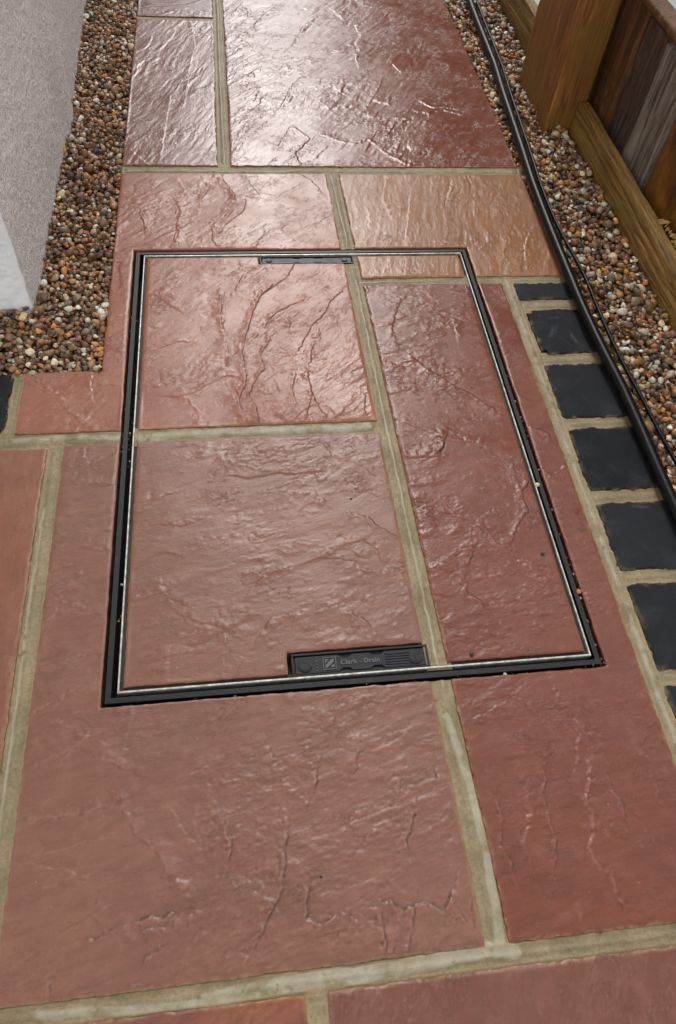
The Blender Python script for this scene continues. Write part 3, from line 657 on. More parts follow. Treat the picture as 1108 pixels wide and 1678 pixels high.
def make_mortar(name, rects, parent=None, excl=(), zt=-.0016, seed=300):
    grow = [R4(r[0][0]-.004, r[0][1]-.004, r[2][0]+.004, r[2][1]+.004) for r in rects]
    def shape(x, y):
        dd = np.zeros(len(x))                        # depth inside the joint
        for r in rects:
            x0, y0 = r[0]; x1, y1 = r[2]
            dd = np.maximum(dd, np.minimum(np.minimum(x-x0, x1-x), np.minimum(y-y0, y1-y)))
        X, Y = warp(x, y)
        q = np.clip(dd/.0085, 0, 1)
        z = zt - .0012*np.sin(q*math.pi) + .0004*fbm(X*40, Y*40, 3, seed) + .0004*fbm(X*260, Y*260, 3, seed+3)
        z = z - .004*sstep(.0, -.004, dd - .0) - .0015*(dd <= 0)
        pale = np.zeros(len(x)); cre = np.zeros(len(x))
        jx = X+.0016*fbm(X*60, Y*60, 3, seed+9); jy = Y+.0016*fbm(X*60, Y*60, 3, seed+12)
        for s in SMEARS:
            w = s[-1]
            for k in range(len(s)-2):
                d, _ = seg_dist(jx, jy, s[k][0], s[k][1], s[k+1][0], s[k+1][1])
                pale = np.maximum(pale, sstep(w+.0008, w-.0008, d))
        for s in LINES:
            for k in range(len(s)-1):
                ax, ay = warp(np.array(s[k][0]), s[k][1]); bx, by = warp(np.array(s[k+1][0]), s[k+1][1])
                d, _ = seg_dist(jx, jy, float(ax), ay, float(bx), by)
                cre = np.maximum(cre, sstep(.0019, .0002, d))
        z = z + .0012*cre + .0009*pale
        edge = np.clip(1-dd/.0030, 0, 1)*.8*np.clip(.5+fbm(X*150, Y*150, 3, seed+30), 0, 1)
        edge = np.where(dd <= 0, .3, edge)
        pl = np.clip(.70*pale*sstep(-.45, .05, fbm(X*55, Y*55, 4, seed+44, .65))*(.7+.45*fbm(X*80, Y*80, 4, seed+33)) + .85*cre*(.8+.4*vn(X*50, Y*50, 3)), 0, 1)
        return X, Y, z, {'pale': pl, 'edge': edge}
    sp = lambda c: .0016 if -.3 < c < .95 else .004
    return grid_sheet(name, grow, lambda c: .0016 if -.2 < c < .7 else .006, sp, shape, m_mortar, parent, excl=excl, skirt=.029)
m_mortar = mortar_mat()
tag(make_mortar('mortar_joints', MJ, excl=[R4(HX0-.0, HY0-.0, HX1+.0, HY1+.0), R4(.6325, -1, 1, 2)]), kind='structure')

# ---------------------------------------------------------------- black setts
def sett_mat():
    m = NM('black_basalt'); base = m.coord(kind='Object')
    n = m.noise(base, 35, 5, .6); f = m.noise(base, 260, 4, .7)
    col = m.mix(m.ramp(n, [(.35, 0), (.68, 1)]), srgb(13, 15, 18), srgb(27, 30, 34))
    col = m.mix(m.ramp(f, [(.72, 0), (.78, .6)]), col, srgb(120, 124, 130))
    oi = m.n('ShaderNodeObjectInfo'); col = m.mix(m.math('MULTIPLY', oi.outputs['Random'], .35), col, srgb(52, 54, 58))
    col = m.mix(m.math('MULTIPLY', m.ramp(m.noise(base, 14, 5, .65, .8), [(.52, 0), (.70, 1)]), .3), col, srgb(78, 80, 84))
    col = m.mix(m.attr('scuff'), col, srgb(108, 112, 118))
    col = m.mix(m.attr('smear'), col, srgb(128, 114, 86))
    return m.out(col, m.math('ADD', m.math('MULTIPLY', n, .2), .55), m.bump(m.noise(base, 110, 7, .78), .9, .0026), .22)
m_sett = sett_mat()
def make_sett(x0, y0, x1, y1, seed, label, scuffs=(), round_c=.004, group='black basalt setts edging the path'):
    cx, cy = .5*(x0+x1), .5*(y0+y1)
    def shape(x, y):
        d = np.minimum(np.minimum(x-x0, x1-x), np.minimum(y-y0, y1-y)); w = np.clip(1-d/.012, 0, 1)
        ex = np.minimum(x-x0, x1-x); ey = np.minimum(y-y0, y1-y)
        nx_ = fbm(x*45, y*45, 4, seed, .65); ny_ = fbm(x*45, y*45, 4, seed+5, .65)
        inx = np.sign(cx-x); iny = np.sign(cy-y); rc = np.clip(1-np.hypot(ex, ey)/.010, 0, 1)**1.5*round_c
        X = x + w*(.0024*nx_+.0024*fbm(x*200, y*200, 3, seed+21)) + inx*rc; Y = y + w*(.0030*ny_+.0026*fbm(x*200, y*200, 3, seed+22)) + iny*rc
        z = .0002 + .0007*fbm(x*30, y*30, 4, seed+9) - .0012*np.clip(1-d/.0028, 0, 1)**2
        sc = np.zeros(len(x))
        for (ax, ay, bx, by, wd) in scuffs:
            dd, _ = seg_dist(x+.003*fbm(x*90, y*90, 3, 3), y+.003*fbm(x*90, y*90, 3, 4), ax, ay, bx, by); sc = np.maximum(sc, .4*np.exp(-(dd/wd)**2)*np.clip(.5+1.2*fbm(x*150, y*150, 3, 8), 0, 1))
        sm = np.clip(1-d/(.0035+.003*vn(x*60, y*60, seed+31)), 0, 1)*np.clip(.15+1.3*fbm(x*110, y*110, 4, seed+32), 0, .8)
        return X-cx, Y-cy, z, {'scuff': sc, 'smear': sm}
    o = grid_sheet('paving_sett', [R4(x0, y0, x1, y1)], lambda c: .0022, lambda c: .0022, shape, m_sett, skirt=.028)
    o.location = (cx, cy, 0)
    return tag(o, label, 'paving sett', group, 'thing')
names = ['black basalt sett just outside the right photo edge beside the deep red slab', 'black basalt sett just showing at the right photo edge, nearest the viewer',
         'black basalt sett at the right photo edge, second from the near end', 'black basalt sett with a ragged bitten far edge beside the thin cable', 'large clean black basalt sett fourth from the far end of its row',
         'black basalt sett with tiny white specks, third from the far end of its row', 'black basalt sett with a rounded corner and pale scuff marks', 'half width black basalt sett at the far end of the right row']
for k, (a, b) in enumerate(SETT_Y):
    sc = ()
    if k == 6: sc = ((.573, .489, .567, .474, .0022), (.580, .492, .574, .480, .0018), (.566, .474, .562, .466, .0022), (.597, .482, .599, .458, .0014), (.548, .452, .556, .445, .0035), (.560, .515, .600, .505, .0016))
    if k == 3: sc = ((.585, .1795, .600, .180, .002),)
    if k == 5: sc = ((.580, .385, .588, .392, .0016), (.55, .365, .551, .366, .0012), (.60, .37, .6005, .371, .001))
    make_sett(.5405 if k != 6 else .5445, a, .6295 if k > 2 else .640, b, 400+k*13, names[k], sc, .011 if k == 6 else .0012)
make_sett(-.252, .3300, -.1500, .4250, 555, 'lone black basalt sett at the left photo edge in front of the gravel', ((-.16, .385, -.17, .38, .002),))

# ---------------------------------------------------------------- manhole frame
m_plastic = plastic_mat(); m_steel = steel_mat()
def ring(bm, o, i, z0, z1):
    (a, b, c, d), (e, f, g, h) = o, i
    box(bm, a, b, z0, c, f, z1); box(bm, a, h, z0, c, d, z1); box(bm, a, f, z0, e, h, z1); box(bm, g, f, z0, c, h, z1)
bm = bmesh.new()
ring(bm, (-.0112, -.0092, .4832, .6692), (-.0058, -.0040, .4782, .6645), -.028, -.0012)
ring(bm, (-.0128, -.0110, .4850, .6710), (.012, .012, .464, .649), -.0300, -.0280)
fr = bm_obj('manhole_surround', bm, m_plastic); tag(fr, 'black rectangular manhole frame set in the paving round the cover', 'manhole surround')
# ---------------------------------------------------------------- recessed cover
cov = empty('manhole_cover', (.2373, .33, -.028), 'recessed manhole cover inlaid with four pieces of red sandstone inside a thin silver rim', 'manhole cover')
bm = bmesh.new()
ring(bm, (0, 0, .4747, .66), (.0018, .0018, .4729, .6582), -.0268, .0004)
bmesh.ops.bevel(bm, geom=[e for e in bm.edges if all(v.co.z > 0 for v in e.verts)], offset=.0004, segments=1, affect='EDGES')
link_rim = bm_obj('tray_rim', bm, m_steel, cov)
bm = bmesh.new(); box(bm, .0022, .0022, -.0266, .4725, .6578, -.0150)
m_tray = flat_mat('wet_olive_bedding', srgb(56, 46, 26), .4, 120, .4, .5, .002)
bm_obj('tray_base', bm, m_tray, cov)
bm = bmesh.new(); ring(bm, (.0022, .0022, .4725, .6578), (.0064, .0064, .4683, .6536), -.0149, -.0040)
bm_obj('bedding_fillet', bm, m_tray, cov)
IX0, IX1, IY0, IY1 = .0055, .4692, .0055, .6547
inl = lambda lab, *a, **k: tag(make_slab('stone_inlay', *a, parent=cov, **k), lab)
I = [('x', IX0), ('x', IX1), ('y', IY0), ('y', IY1), ('x', .1655), ('y', .6385), ('x', .3085), ('y', .0285), ('x', .1630)]
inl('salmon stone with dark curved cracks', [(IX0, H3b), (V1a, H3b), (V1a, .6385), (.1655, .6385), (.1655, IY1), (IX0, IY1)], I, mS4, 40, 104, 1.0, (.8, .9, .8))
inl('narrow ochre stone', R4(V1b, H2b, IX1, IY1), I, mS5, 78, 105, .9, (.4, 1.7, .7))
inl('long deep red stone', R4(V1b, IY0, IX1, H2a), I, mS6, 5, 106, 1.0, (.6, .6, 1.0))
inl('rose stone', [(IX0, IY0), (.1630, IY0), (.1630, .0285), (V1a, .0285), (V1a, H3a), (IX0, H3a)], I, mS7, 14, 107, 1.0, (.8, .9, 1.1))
make_mortar('mortar_pointing', [R4(V1a, .0025, V1b, .6375), R4(IX0, H3a, V1a, H3b), R4(V1b, H2a, IX1, H2b), R4(.316, .6375, .337, .6575)], cov, excl=[R4(.1, -.1, .3065, .0283), R4(.1, .6386, .3200, .8)], seed=300)
def key_socket(x0, y0, x1, y1, full=True):
    """black cover plate over the lifting key hole"""
    W_, H_ = x1-x0, y1-y0; bm = bmesh.new(); b = .0022
    box(bm, x0, y0, -.022, x1, y1, -.0052)
    for r in ((x0, y0, x1, y0+b), (x0, y1-b, x1, y1), (x0, y0+b, x0+b, y1-b), (x1-b, y0+b, x1, y1-b)): box(bm, r[0], r[1], -.0052, r[2], r[3], -.0012, .0003)
    s = bm_obj('lifting_socket', bm, m_plastic, cov)
    ix0, ix1, iy0, iy1 = x0+.0034, x1-.0034, y0+.0030, y1-.0030; hh = iy1-iy0; n = hh*.24; c = .0035
    def X(f): return ix0+(ix1-ix0)*f
    top = [(X(0), iy1), (X(.33), iy1), (X(.33)+c, iy1-n), (X(.41), iy1-n), (X(.41)+c, iy1-.0004), (X(.57), iy1-.0004), (X(.57)+c, iy1-n), (X(.66), iy1-n), (X(.66)+c, iy1), (X(1), iy1)]
    bot = [(p[0], iy0+iy1-p[1]) for p in reversed(top)]
    bm = bmesh.new(); prism(bm, (bot+top)[::-1] if False else (bot[::-1]+top[::-1]), -.0052, -.0026, .0005)
    # fluted right end
    if full:
        for k in range(5):
            yy = iy0+hh*(.2+.15*k); box(bm, X(.69), yy-.0006, -.0026, X(.885), yy+.0006, -.0019, .0002)
    bmesh.ops.recalc_face_normals(bm, faces=bm.faces)
    t = bm_obj('raised_panel', bm, m_plastic, s); t.parent = s; t.matrix_parent_inverse = s.matrix_world.inverted()
    t.matrix_parent_inverse = Matrix()
    for f in (.075, .925):
        bm = bmesh.new(); cx, cy, r = X(f), .5*(iy0+iy1), hh*.40
        prism(bm, circle(cx, cy, r, 36), -.0026, -.0016, .0003); 
        prism(bm, circle(cx, cy, r*.84, 36), -.0016, -.0011, .0005)
        if full and f > .5: prism(bm, [(cx-.0008, cy-r*.6), (cx+.0014, cy-r*.65), (cx+.0006, cy+r*.6), (cx-.0013, cy+r*.6)], -.0011, -.0006, .0002)
        o = bm_obj('screw_cap', bm, m_plastic, s, False); o.matrix_parent_inverse = Matrix()
    if full:
        bm = bmesh.new()
        for k in range(5): prism(bm, circle(X(.165), iy0+hh*(.14+.18*k), .00062, 10), -.0026, -.0018)
        # square emblem with a slanted stroke between two triangles
        sx, sy, q = X(.212), iy0+hh*.14, hh*.72; w = .0007
        for r in ((sx, sy, sx+q, sy+w), (sx, sy+q-w, sx+q, sy+q), (sx, sy+w, sx+w, sy+q-w), (sx+q-w, sy+w, sx+q, sy+q-w)): box(bm, r[0], r[1], -.0026, r[2], r[3], -.0017)
        P = lambda u, v: (sx+q*u, sy+q*v)
        prism(bm, [P(.16, .16), P(.30, .16), P(.84, .62), P(.84, .84), P(.66, .84), P(.16, .34)], -.0026, -.0017)
        prism(bm, [P(.16, .50), P(.46, .84), P(.16, .84)], -.0026, -.0017)
        prism(bm, [P(.50, .16), P(.84, .16), P(.84, .46)], -.0026, -.0017)
        o = bm_obj('emblem', bm, m_letter, s); o.matrix_parent_inverse = Matrix()
        cu = bpy.data.curves.new('lettering', 'FONT'); cu.body = 'Clark - Drain'; cu.size = .0068; cu.extrude = .0005; cu.align_x = 'LEFT'; cu.align_y = 'CENTER'
        cu.space_character = 1.08; cu.offset = .00018
        tmp = bpy.data.objects.new('tmp', cu); C.objects.link(tmp); bpy.context.view_layer.update()
        me = bpy.data.meshes.new_from_object(tmp.evaluated_get(bpy.context.evaluated_depsgraph_get())); bpy.data.objects.remove(tmp)
        me.transform(Matrix.Translation((X(.345), .5*(iy0+iy1), -.0023)))
        o = link('lettering', me, m_letter, s); o.matrix_parent_inverse = Matrix()
    return s
m_letter = NM('grey_plastic').out(srgb(84, 84, 86), .3, None, .5)  # lettering and emblem get a lighter grey than the plate
s1 = key_socket(.1672, .0022, .3060, .0265, True); tag(s1, 'near plate with raised lettering and emblem')
s2 = key_socket(.1672, .6400, .3072, .6577, False)

# ---------------------------------------------------------------- gravel beds
PAL0 = [(srgb(112, 82, 56), 20), (srgb(134, 98, 68), 18), (srgb(158, 116, 78), 12), (srgb(92, 70, 52), 14), (srgb(170, 122, 76), 8), (srgb(186, 128, 62), 5), (srgb(112, 96, 82), 9),
       (srgb(76, 72, 70), 6), (srgb(136, 108, 96), 7), (srgb(206, 188, 160), 6), (srgb(226, 220, 208), 5), (srgb(176, 160, 138), 6), (srgb(158, 96, 52), 2), (srgb(122, 86, 76), 5)]
PAL = [((min(.8, c[0]*1.26), min(.8, c[1]*1.2), min(.75, c[2]*1.1)), w*(1.5 if sum(c) > .9 else 1)) for c, w in PAL0]
_bm = bmesh.new(); bmesh.ops.create_icosphere(_bm, subdivisions=2, radius=1.0); _bm.verts.index_update()
ICO_V = np.array([v.co[:] for v in _bm.verts]); ICO_F = np.array([[v.index for v in f.verts] for f in _bm.faces]); _bm.free()
def gravel(name, regions, n, base, target, seed, label, mat, mound=None, pal=PAL, lo=.0032, hi=.0098):
    rs = np.random.RandomState(seed)
    xmin = min(r[0] for r in regions)-.02; ymin = min(r[1] for r in regions)-.02; xmax = max(r[2] for r in regions)+.02; ymax = max(r[3] for r in regions)+.02
    cs = .002; nx = int((xmax-xmin)/cs)+1; ny = int((ymax-ymin)/cs)+1
    hm = np.full((ny, nx), base); area = np.array([(r[2]-r[0])*(r[3]-r[1]) for r in regions]); area = area/area.sum()
    cols = np.array([p[0] for p in pal]); wts = np.array([p[1] for p in pal], float); wts /= wts.sum()
    tmpl = []
    for k in range(14):
        v = ICO_V.copy(); d = rs.normal(size=(8, 3)); d /= np.linalg.norm(d, axis=1)[:, None]
        for q in d:
            t = v@q; lim = rs.uniform(.5, .78); v = v - np.outer(np.maximum(t-lim, 0)*.95, q)
        v *= 1+.06*np.sin(v[:, [1, 2, 0]]*3.1+k); tmpl.append(v)
    V = []; F = []; CO = []; off = 0
    for k in range(n):
        best = None
        for t in range(7):
            r = regions[rs.choice(len(regions), p=area)]
            x = rs.uniform(r[0], r[2]); y = rs.uniform(r[1], r[3])
            z = hm[int((y-ymin)/cs), int((x-xmin)/cs)] - (target + (mound(x, y) if mound else 0))
            if best is None or z < best[0]: best = (z, x, y, r)
        if best[0] > .002: continue
        _, x, y, r = best
        s = np.clip(rs.lognormal(math.log(.0039), .33), lo, hi)
        ax = s*rs.uniform(.95, 1.35); ay = s*rs.uniform(.8, 1.05); az = s*rs.uniform(.55, .85)
        mg = s*.75; x = min(max(x, r[0]+mg), max(r[2]-mg, r[0]+mg)) if not r[4] else x; y = y
        ii = int((x-xmin)/cs); jj = int((y-ymin)/cs); q = max(1, int(s*.8/cs))
        sub = hm[max(0, jj-q):jj+q+1, max(0, ii-q):ii+q+1]; zz = .55*sub.max()+.45*sub.mean() + az*.62
        tgt = target + (mound(x, y) if mound else 0)
        if zz > tgt+.007: continue
        a = rs.uniform(0, 6.283); ti = rs.normal(0, .35, 2)
        ca, sa = math.cos(a), math.sin(a); Rz = np.array([[ca, -sa, 0], [sa, ca, 0], [0, 0, 1]])
        cx, sx = math.cos(ti[0]), math.sin(ti[0]); Rx = np.array([[1, 0, 0], [0, cx, -sx], [0, sx, cx]])
        cy, sy = math.cos(ti[1]), math.sin(ti[1]); Ry = np.array([[cy, 0, sy], [0, 1, 0], [-sy, 0, cy]])
        v = (tmpl[rs.randint(14)]*[ax, ay, az])@(Rz@Rx@Ry).T + [x, y, zz]
        V.append(v); F.append(ICO_F+off); off += len(ICO_V)
        c = cols[rs.choice(len(cols), p=wts)]*rs.uniform(.62, 1.25)*(1+rs.normal(0, .035, 3)); CO.append(np.tile(np.append(np.clip(c, 0, 1), 1), (len(ICO_V), 1)))
        q2 = max(1, int(s/cs)); jr = slice(max(0, jj-q2), jj+q2+1); ir = slice(max(0, ii-q2), ii+q2+1)
        gy, gx = np.mgrid[jr.start:jr.start+hm[jr, ir].shape[0], ir.start:ir.start+hm[jr, ir].shape[1]]
        rr = ((gx-ii)**2+(gy-jj)**2)*cs*cs/(s*s); top = np.where(rr < 1.1, zz+az*np.sqrt(np.maximum(0, 1-rr*.9)), -1)
        hm[jr, ir] = np.maximum(hm[jr, ir], top)
    me = mesh_np(name, np.concatenate(V), None, {'col': np.concatenate(CO)}, True, np.concatenate(F))
    return tag(link(name, me, mat), label, 'gravel', None, 'stuff')
m_peb = pebble_mat()
# (x0, y0, x1, y1, open edges)
gravel('gravel', [(-.142, .4290, -.0440, .60, 0), (-.152, .60, -.0440, 1.75, 0), (-.36, .4290, -.142, .552, 0)], 12500, -.030, -.0035, 11,
       'brown and cream pebbles filling the strip between the grey wall and the slabs', m_peb)
pal_r = [(c, w*(1.7 if sum(c) > .9 else 1)) for c, w in PAL]
gravel('gravel', [(.627, -.10, .748, .98, 0), (.627, -.55, .80, -.10, 0), (.627, .98, .745, 1.85, 0)], 22500, -.030, -.0045, 12,
       'wet mixed pebbles filling the strip between the paving and the timber fence', m_peb, lambda x, y: .009*np.clip((x-.66)/.08, 0, 1), pal_r)
# grit caught round the frame
def grit(name, spots, seed, label, cols):
    rs = np.random.RandomState(seed); V = []; F = []; CO = []; off = 0
    for (x, y, z, s) in spots:
        v = ICO_V*(1+.25*np.sin(ICO_V[:, [1, 2, 0]]*2.7+x*900))*[s*rs.uniform(.8, 1.3), s*rs.uniform(.8, 1.3), s*.8] + [x, y, z]
        V.append(v); F.append(ICO_F+off); off += len(ICO_V); CO.append(np.tile((*cols[rs.randint(len(cols))], 1), (len(ICO_V), 1)))
    me = mesh_np(name, np.concatenate(V), None, {'col': np.concatenate(CO)}, True, np.concatenate(F))
    return link(name, me, m_peb)
rs = np.random.RandomState(5); sp = []
for k in range(150):
    y = rs.choice([.30, .24, .10, .05, .4, .02])+rs.normal(0, .045)
    sp.append((rs.uniform(.4786, .4870), min(max(y, -.008), .66), rs.uniform(-.010, -.002), rs.uniform(.0005, .0016)))
for k in range(70): sp.append((rs.uniform(.0, .48), rs.uniform(-.0125, -.0035), rs.uniform(-.010, -.0015), rs.uniform(.0004, .0013)))
for k in range(60): sp.append((rs.uniform(-.0145, -.002), rs.choice([.52, .5, .33, .30, .1])+rs.normal(0, .02), rs.uniform(-.012, -.002), rs.uniform(.0004, .0013)))
for k in range(40): sp.append((rs.uniform(.1, .47), rs.uniform(.665, .672), rs.uniform(-.012, -.004), rs.uniform(.0004, .0010)))
tag(grit('grit', sp, 6, '', [srgb(150, 130, 96), srgb(96, 80, 56), srgb(190, 180, 160), srgb(120, 80, 50)]), 'sandy grit lodged in the gap round the manhole frame', 'grit', None, 'stuff')
for (x, y, z, s, col, lab) in ((.4845, .0744, -.001, .0028, srgb(196, 130, 70), 'small orange pebble stuck in the right gap of the manhole frame'),
                               (.4758, .2175, .0005, .0026, srgb(214, 196, 150), 'small cream pebble on the right silver rim of the cover'),
                               (.3800, -.0120, -.0015, .0022, srgb(200, 180, 160), 'pale chip stuck in the near gap of the manhole frame')):
    tag(grit('pebble', [(x, y, z, s)], int(x*1e4), '', [col]), lab, 'pebble')
for (x, y, s, lab) in ((.4563, .1227, .0017, 'dark grit speck on the deep red stone near the right rim'), (.3502, .0114, .0018, 'dark grit speck on the deep red stone just above the near rim'),
                       (.1778, -.1760, .0014, 'dark grit speck on the rose slab in front of the cover'), (.2501, .2106, .0012, 'dark grit speck on the rose stone inside the cover')):
    tag(grit('grit_speck', [(x, y, .0012, s)], int(x*1e4), '', [srgb(52, 34, 28)]), lab, 'grit')

# ---------------------------------------------------------------- cables
def tube_obj(name, pts, r, mat, label, cat):
    P = np.array(pts, float); d = np.r_[0, np.cumsum(np.linalg.norm(np.diff(P, axis=0), axis=1))]
    n = int(d[-1]/.006); s = np.linspace(0, d[-1], n); out = []
    for k in range(3):                                              # Catmull-like smoothing of a linear resample
        q = np.interp(s, d, P[:, k]); ker = np.hanning(19); ker /= ker.sum(); qq = np.pad(q, 9, 'reflect', reflect_type='odd'); out.append(np.convolve(qq, ker, 'valid'))
    Q = np.stack(out, 1); T = np.gradient(Q, axis=0); T /= np.linalg.norm(T, axis=1)[:, None]
    up = np.array([0, 0, 1.]); S = np.cross(T, up); S /= np.linalg.norm(S, axis=1)[:, None]; U = np.cross(S, T)
    m = 24; a = np.arange(m)*2*math.pi/m
    V = (Q[:, None]+r*(np.cos(a)[None, :, None]*S[:, None]+np.sin(a)[None, :, None]*U[:, None])).reshape(-1, 3)
    i, j = np.meshgrid(np.arange(n-1), np.arange(m), indexing='ij'); i = i.ravel(); j = j.ravel(); j2 = (j+1) % m
    quads = np.stack([i*m+j, i*m+j2, (i+1)*m+j2, (i+1)*m+j], 1)
    V = np.vstack([V, Q[0], Q[-1]]); tris = np.array([[k, (k+1) % m, n*m] for k in range(m)]+[[(n-1)*m+(k+1) % m, (n-1)*m+k, n*m+1] for k in range(m)])
    me = mesh_np(name, V, quads, None, True, tris)
    return tag(link(name, me, mat), label, cat)
m_cable = NM('black_rubber'); _c = m_cable.coord(); m_cable = m_cable.out(m_cable.mix(m_cable.ramp(m_cable.noise(_c, 60, 5, .7), [(.5, 0), (.75, 1)]), srgb(9, 9, 10), srgb(24, 22, 21)), .34, m_cable.bump(m_cable.noise(_c, 300, 3, .6), .3, .0006), .22)
tube_obj('hose', [(.698, 1.9, .007), (.690, 1.7, .008), (.677, 1.542, .010), (.671, 1.42, .010), (.664, 1.235, .010), (.6525, 1.114, .011), (.6475, 1.037, .011), (.6395, .925, .011), (.6320, .832, .011), (.6280, .746, .011), (.6255, .667, .011), (.6232, .593, .012),
                  (.6215, .525, .012), (.6222, .461, .012), (.6240, .406, .012), (.6275, .365, .011), (.6285, .289, .010), (.6275, .219, .010), (.6280, .10, .010), (.632, -.1, .010), (.64, -.3, .010), (.65, -.55, .010)], .0079, m_cable, 'thick black hose lying along the gravel edge of the path', 'hose')
tube_obj('cable', [(.722, 1.9, .006), (.712, 1.7, .006), (.6955, 1.54, .007), (.6885, 1.42, .008), (.6790, 1.235, .010), (.6665, 1.12, .013), (.6610, 1.037, .012), (.6540, .925, .010), (.6470, .832, .008), (.6440, .746, .007), (.6455, .680, .007), (.6500, .625, .007),
                   (.6510, .589, .007), (.6470, .508, .008), (.6465, .451, .007), (.6500, .383, .006), (.6535, .335, .006), (.6545, .284, .006), (.6586, .240, .006), (.665, .12, .005), (.675, -.1, .005), (.690, -.5, .005)], .0028, m_cable, 'thin black cable lying on the gravel just right of the hose', 'cable')

# ---------------------------------------------------------------- rendered house wall on the left
def wall_mats():
    m = NM('grey_roughcast'); b = m.coord()
    n = m.noise(b, 330, 3, .6); n2 = m.noise(b, 6, 3, .5)
    col = m.mix(m.ramp(n, [(.38, 0), (.60, 1)]), srgb(186, 177, 173), srgb(240, 235, 231)); col = m.mix(m.math('MULTIPLY', m.ramp(n2, [(.4, 0), (.7, 1)]), .3), col, srgb(204, 198, 196))
    col = m.mix(m.attr('white'), col, srgb(208, 207, 204))
    rc = m.out(col, .75, m.bump(m.noise(b, 330, 3, .6), .9, .0032), .3)
    m = NM('white_painted_render'); b = m.coord(); n = m.noise(b, 30, 5, .6)
    col = m.mix(m.ramp(n, [(.35, 0), (.65, 1)]), srgb(234, 236, 238), srgb(243, 244, 245))
    col = m.mix(m.ramp(m.noise(b, 55, 4, .6), [(.70, 0), (.74, .6)]), col, srgb(130, 124, 120))
    wp = m.out(col, .6, m.bump(m.noise(b, 240, 5, .7), .5, .0018), .35)
    return rc, wp
m_rc, m_wp = wall_mats()
wall = empty('house_wall', (-.14, .55, -.05), 'grey roughcast house wall with a white painted end face, beside the left gravel', 'wall')
WX, WY = -.1385, .5490
def growing(a, lim, step, end, g=1.12):
    v = [a]; s = step
    while v[-1] < end:
        if v[-1] > lim: s = min(s*g, .4)
        v.append(v[-1]+s)
    return np.array(v)
zs = growing(-.05, .42, .0022, 3.6)
def wall_sheet(name, s_arr, side, mat, seed):
    S, Z = np.meshgrid(s_arr, zs); S = S.ravel(); Z = Z.ravel()
    cr = .010
    if side:   # s = distance from the corner along +Y
        d = .0009*fbm(S*130, Z*160, 3, seed, .6)+.0005*fbm(S*300, Z*400, 2, seed+4) + .003*fbm(S*8, Z*8, 2, seed+9) - .0035*np.exp(-((S-.45)/.02)**2)*0
        d = d + .004*sstep(.02, .10, .49-S)*0
        d = d*sstep(0, .010, S)
        off = -.010*sstep(.45, 1.0, S) + .006*sstep(.40, .47, S)*sstep(.55, .50, S)
        bell = .012*np.exp(-np.maximum(Z, 0)/.02)*np.exp(-S/.06)
        wob = .0016*fbm(Z*60, Z*0+3, 3, 71)*np.exp(-S/.012)
        x = WX + d + off - cr*np.clip(1-S/cr, 0, 1)**2*.3 + wob; y = WY + S + 0*Z + cr*.3*np.exp(-S/.002)
        at = {'white': np.clip(sstep(.012, .0, S)+sstep(.055, .0, Z)*sstep(.09, .02, S), 0, 1)*.8}
    else:      # s = distance from the corner along -X
        d = .0016*fbm(S*60, Z*45, 4, seed, .6)+.0008*fbm(S*220, Z*220, 2, seed+4)
        d = d*sstep(0, .010, S)
        x = WX - S; y = WY - d + cr*np.clip(1-S/cr, 0, 1)**2*.3; x = x + (-cr*.3+.0016*fbm(Z*60, Z*0+3, 3, 71))*np.exp(-S/.003); at = {'white': np.zeros(len(S))}
        y = y*1.0
    ns = len(s_arr); nz = len(zs); j, i = np.meshgrid(np.arange(nz-1), np.arange(ns-1), indexing='ij'); a = (j*ns+i).ravel()
    q = np.stack([a, a+1, a+ns+1, a+ns], 1) if side else np.stack([a+1, a, a+ns, a+ns+1], 1)
    return link(name, mesh_np(name, np.stack([x, y, Z], 1), q, at), mat, wall)
wall_sheet('roughcast_face', growing(0, 1.15, .0022, 12), True, m_rc, 71)
wall_sheet('painted_face', growing(0, .2, .0022, 2.8), False, m_wp, 81)
bm = bmesh.new(); box(bm, -2.93, .563, -.06, -.163, 12.4, 3.55); bm_obj('masonry', bm, flat_mat('render_core', srgb(176, 168, 165), .8), wall)

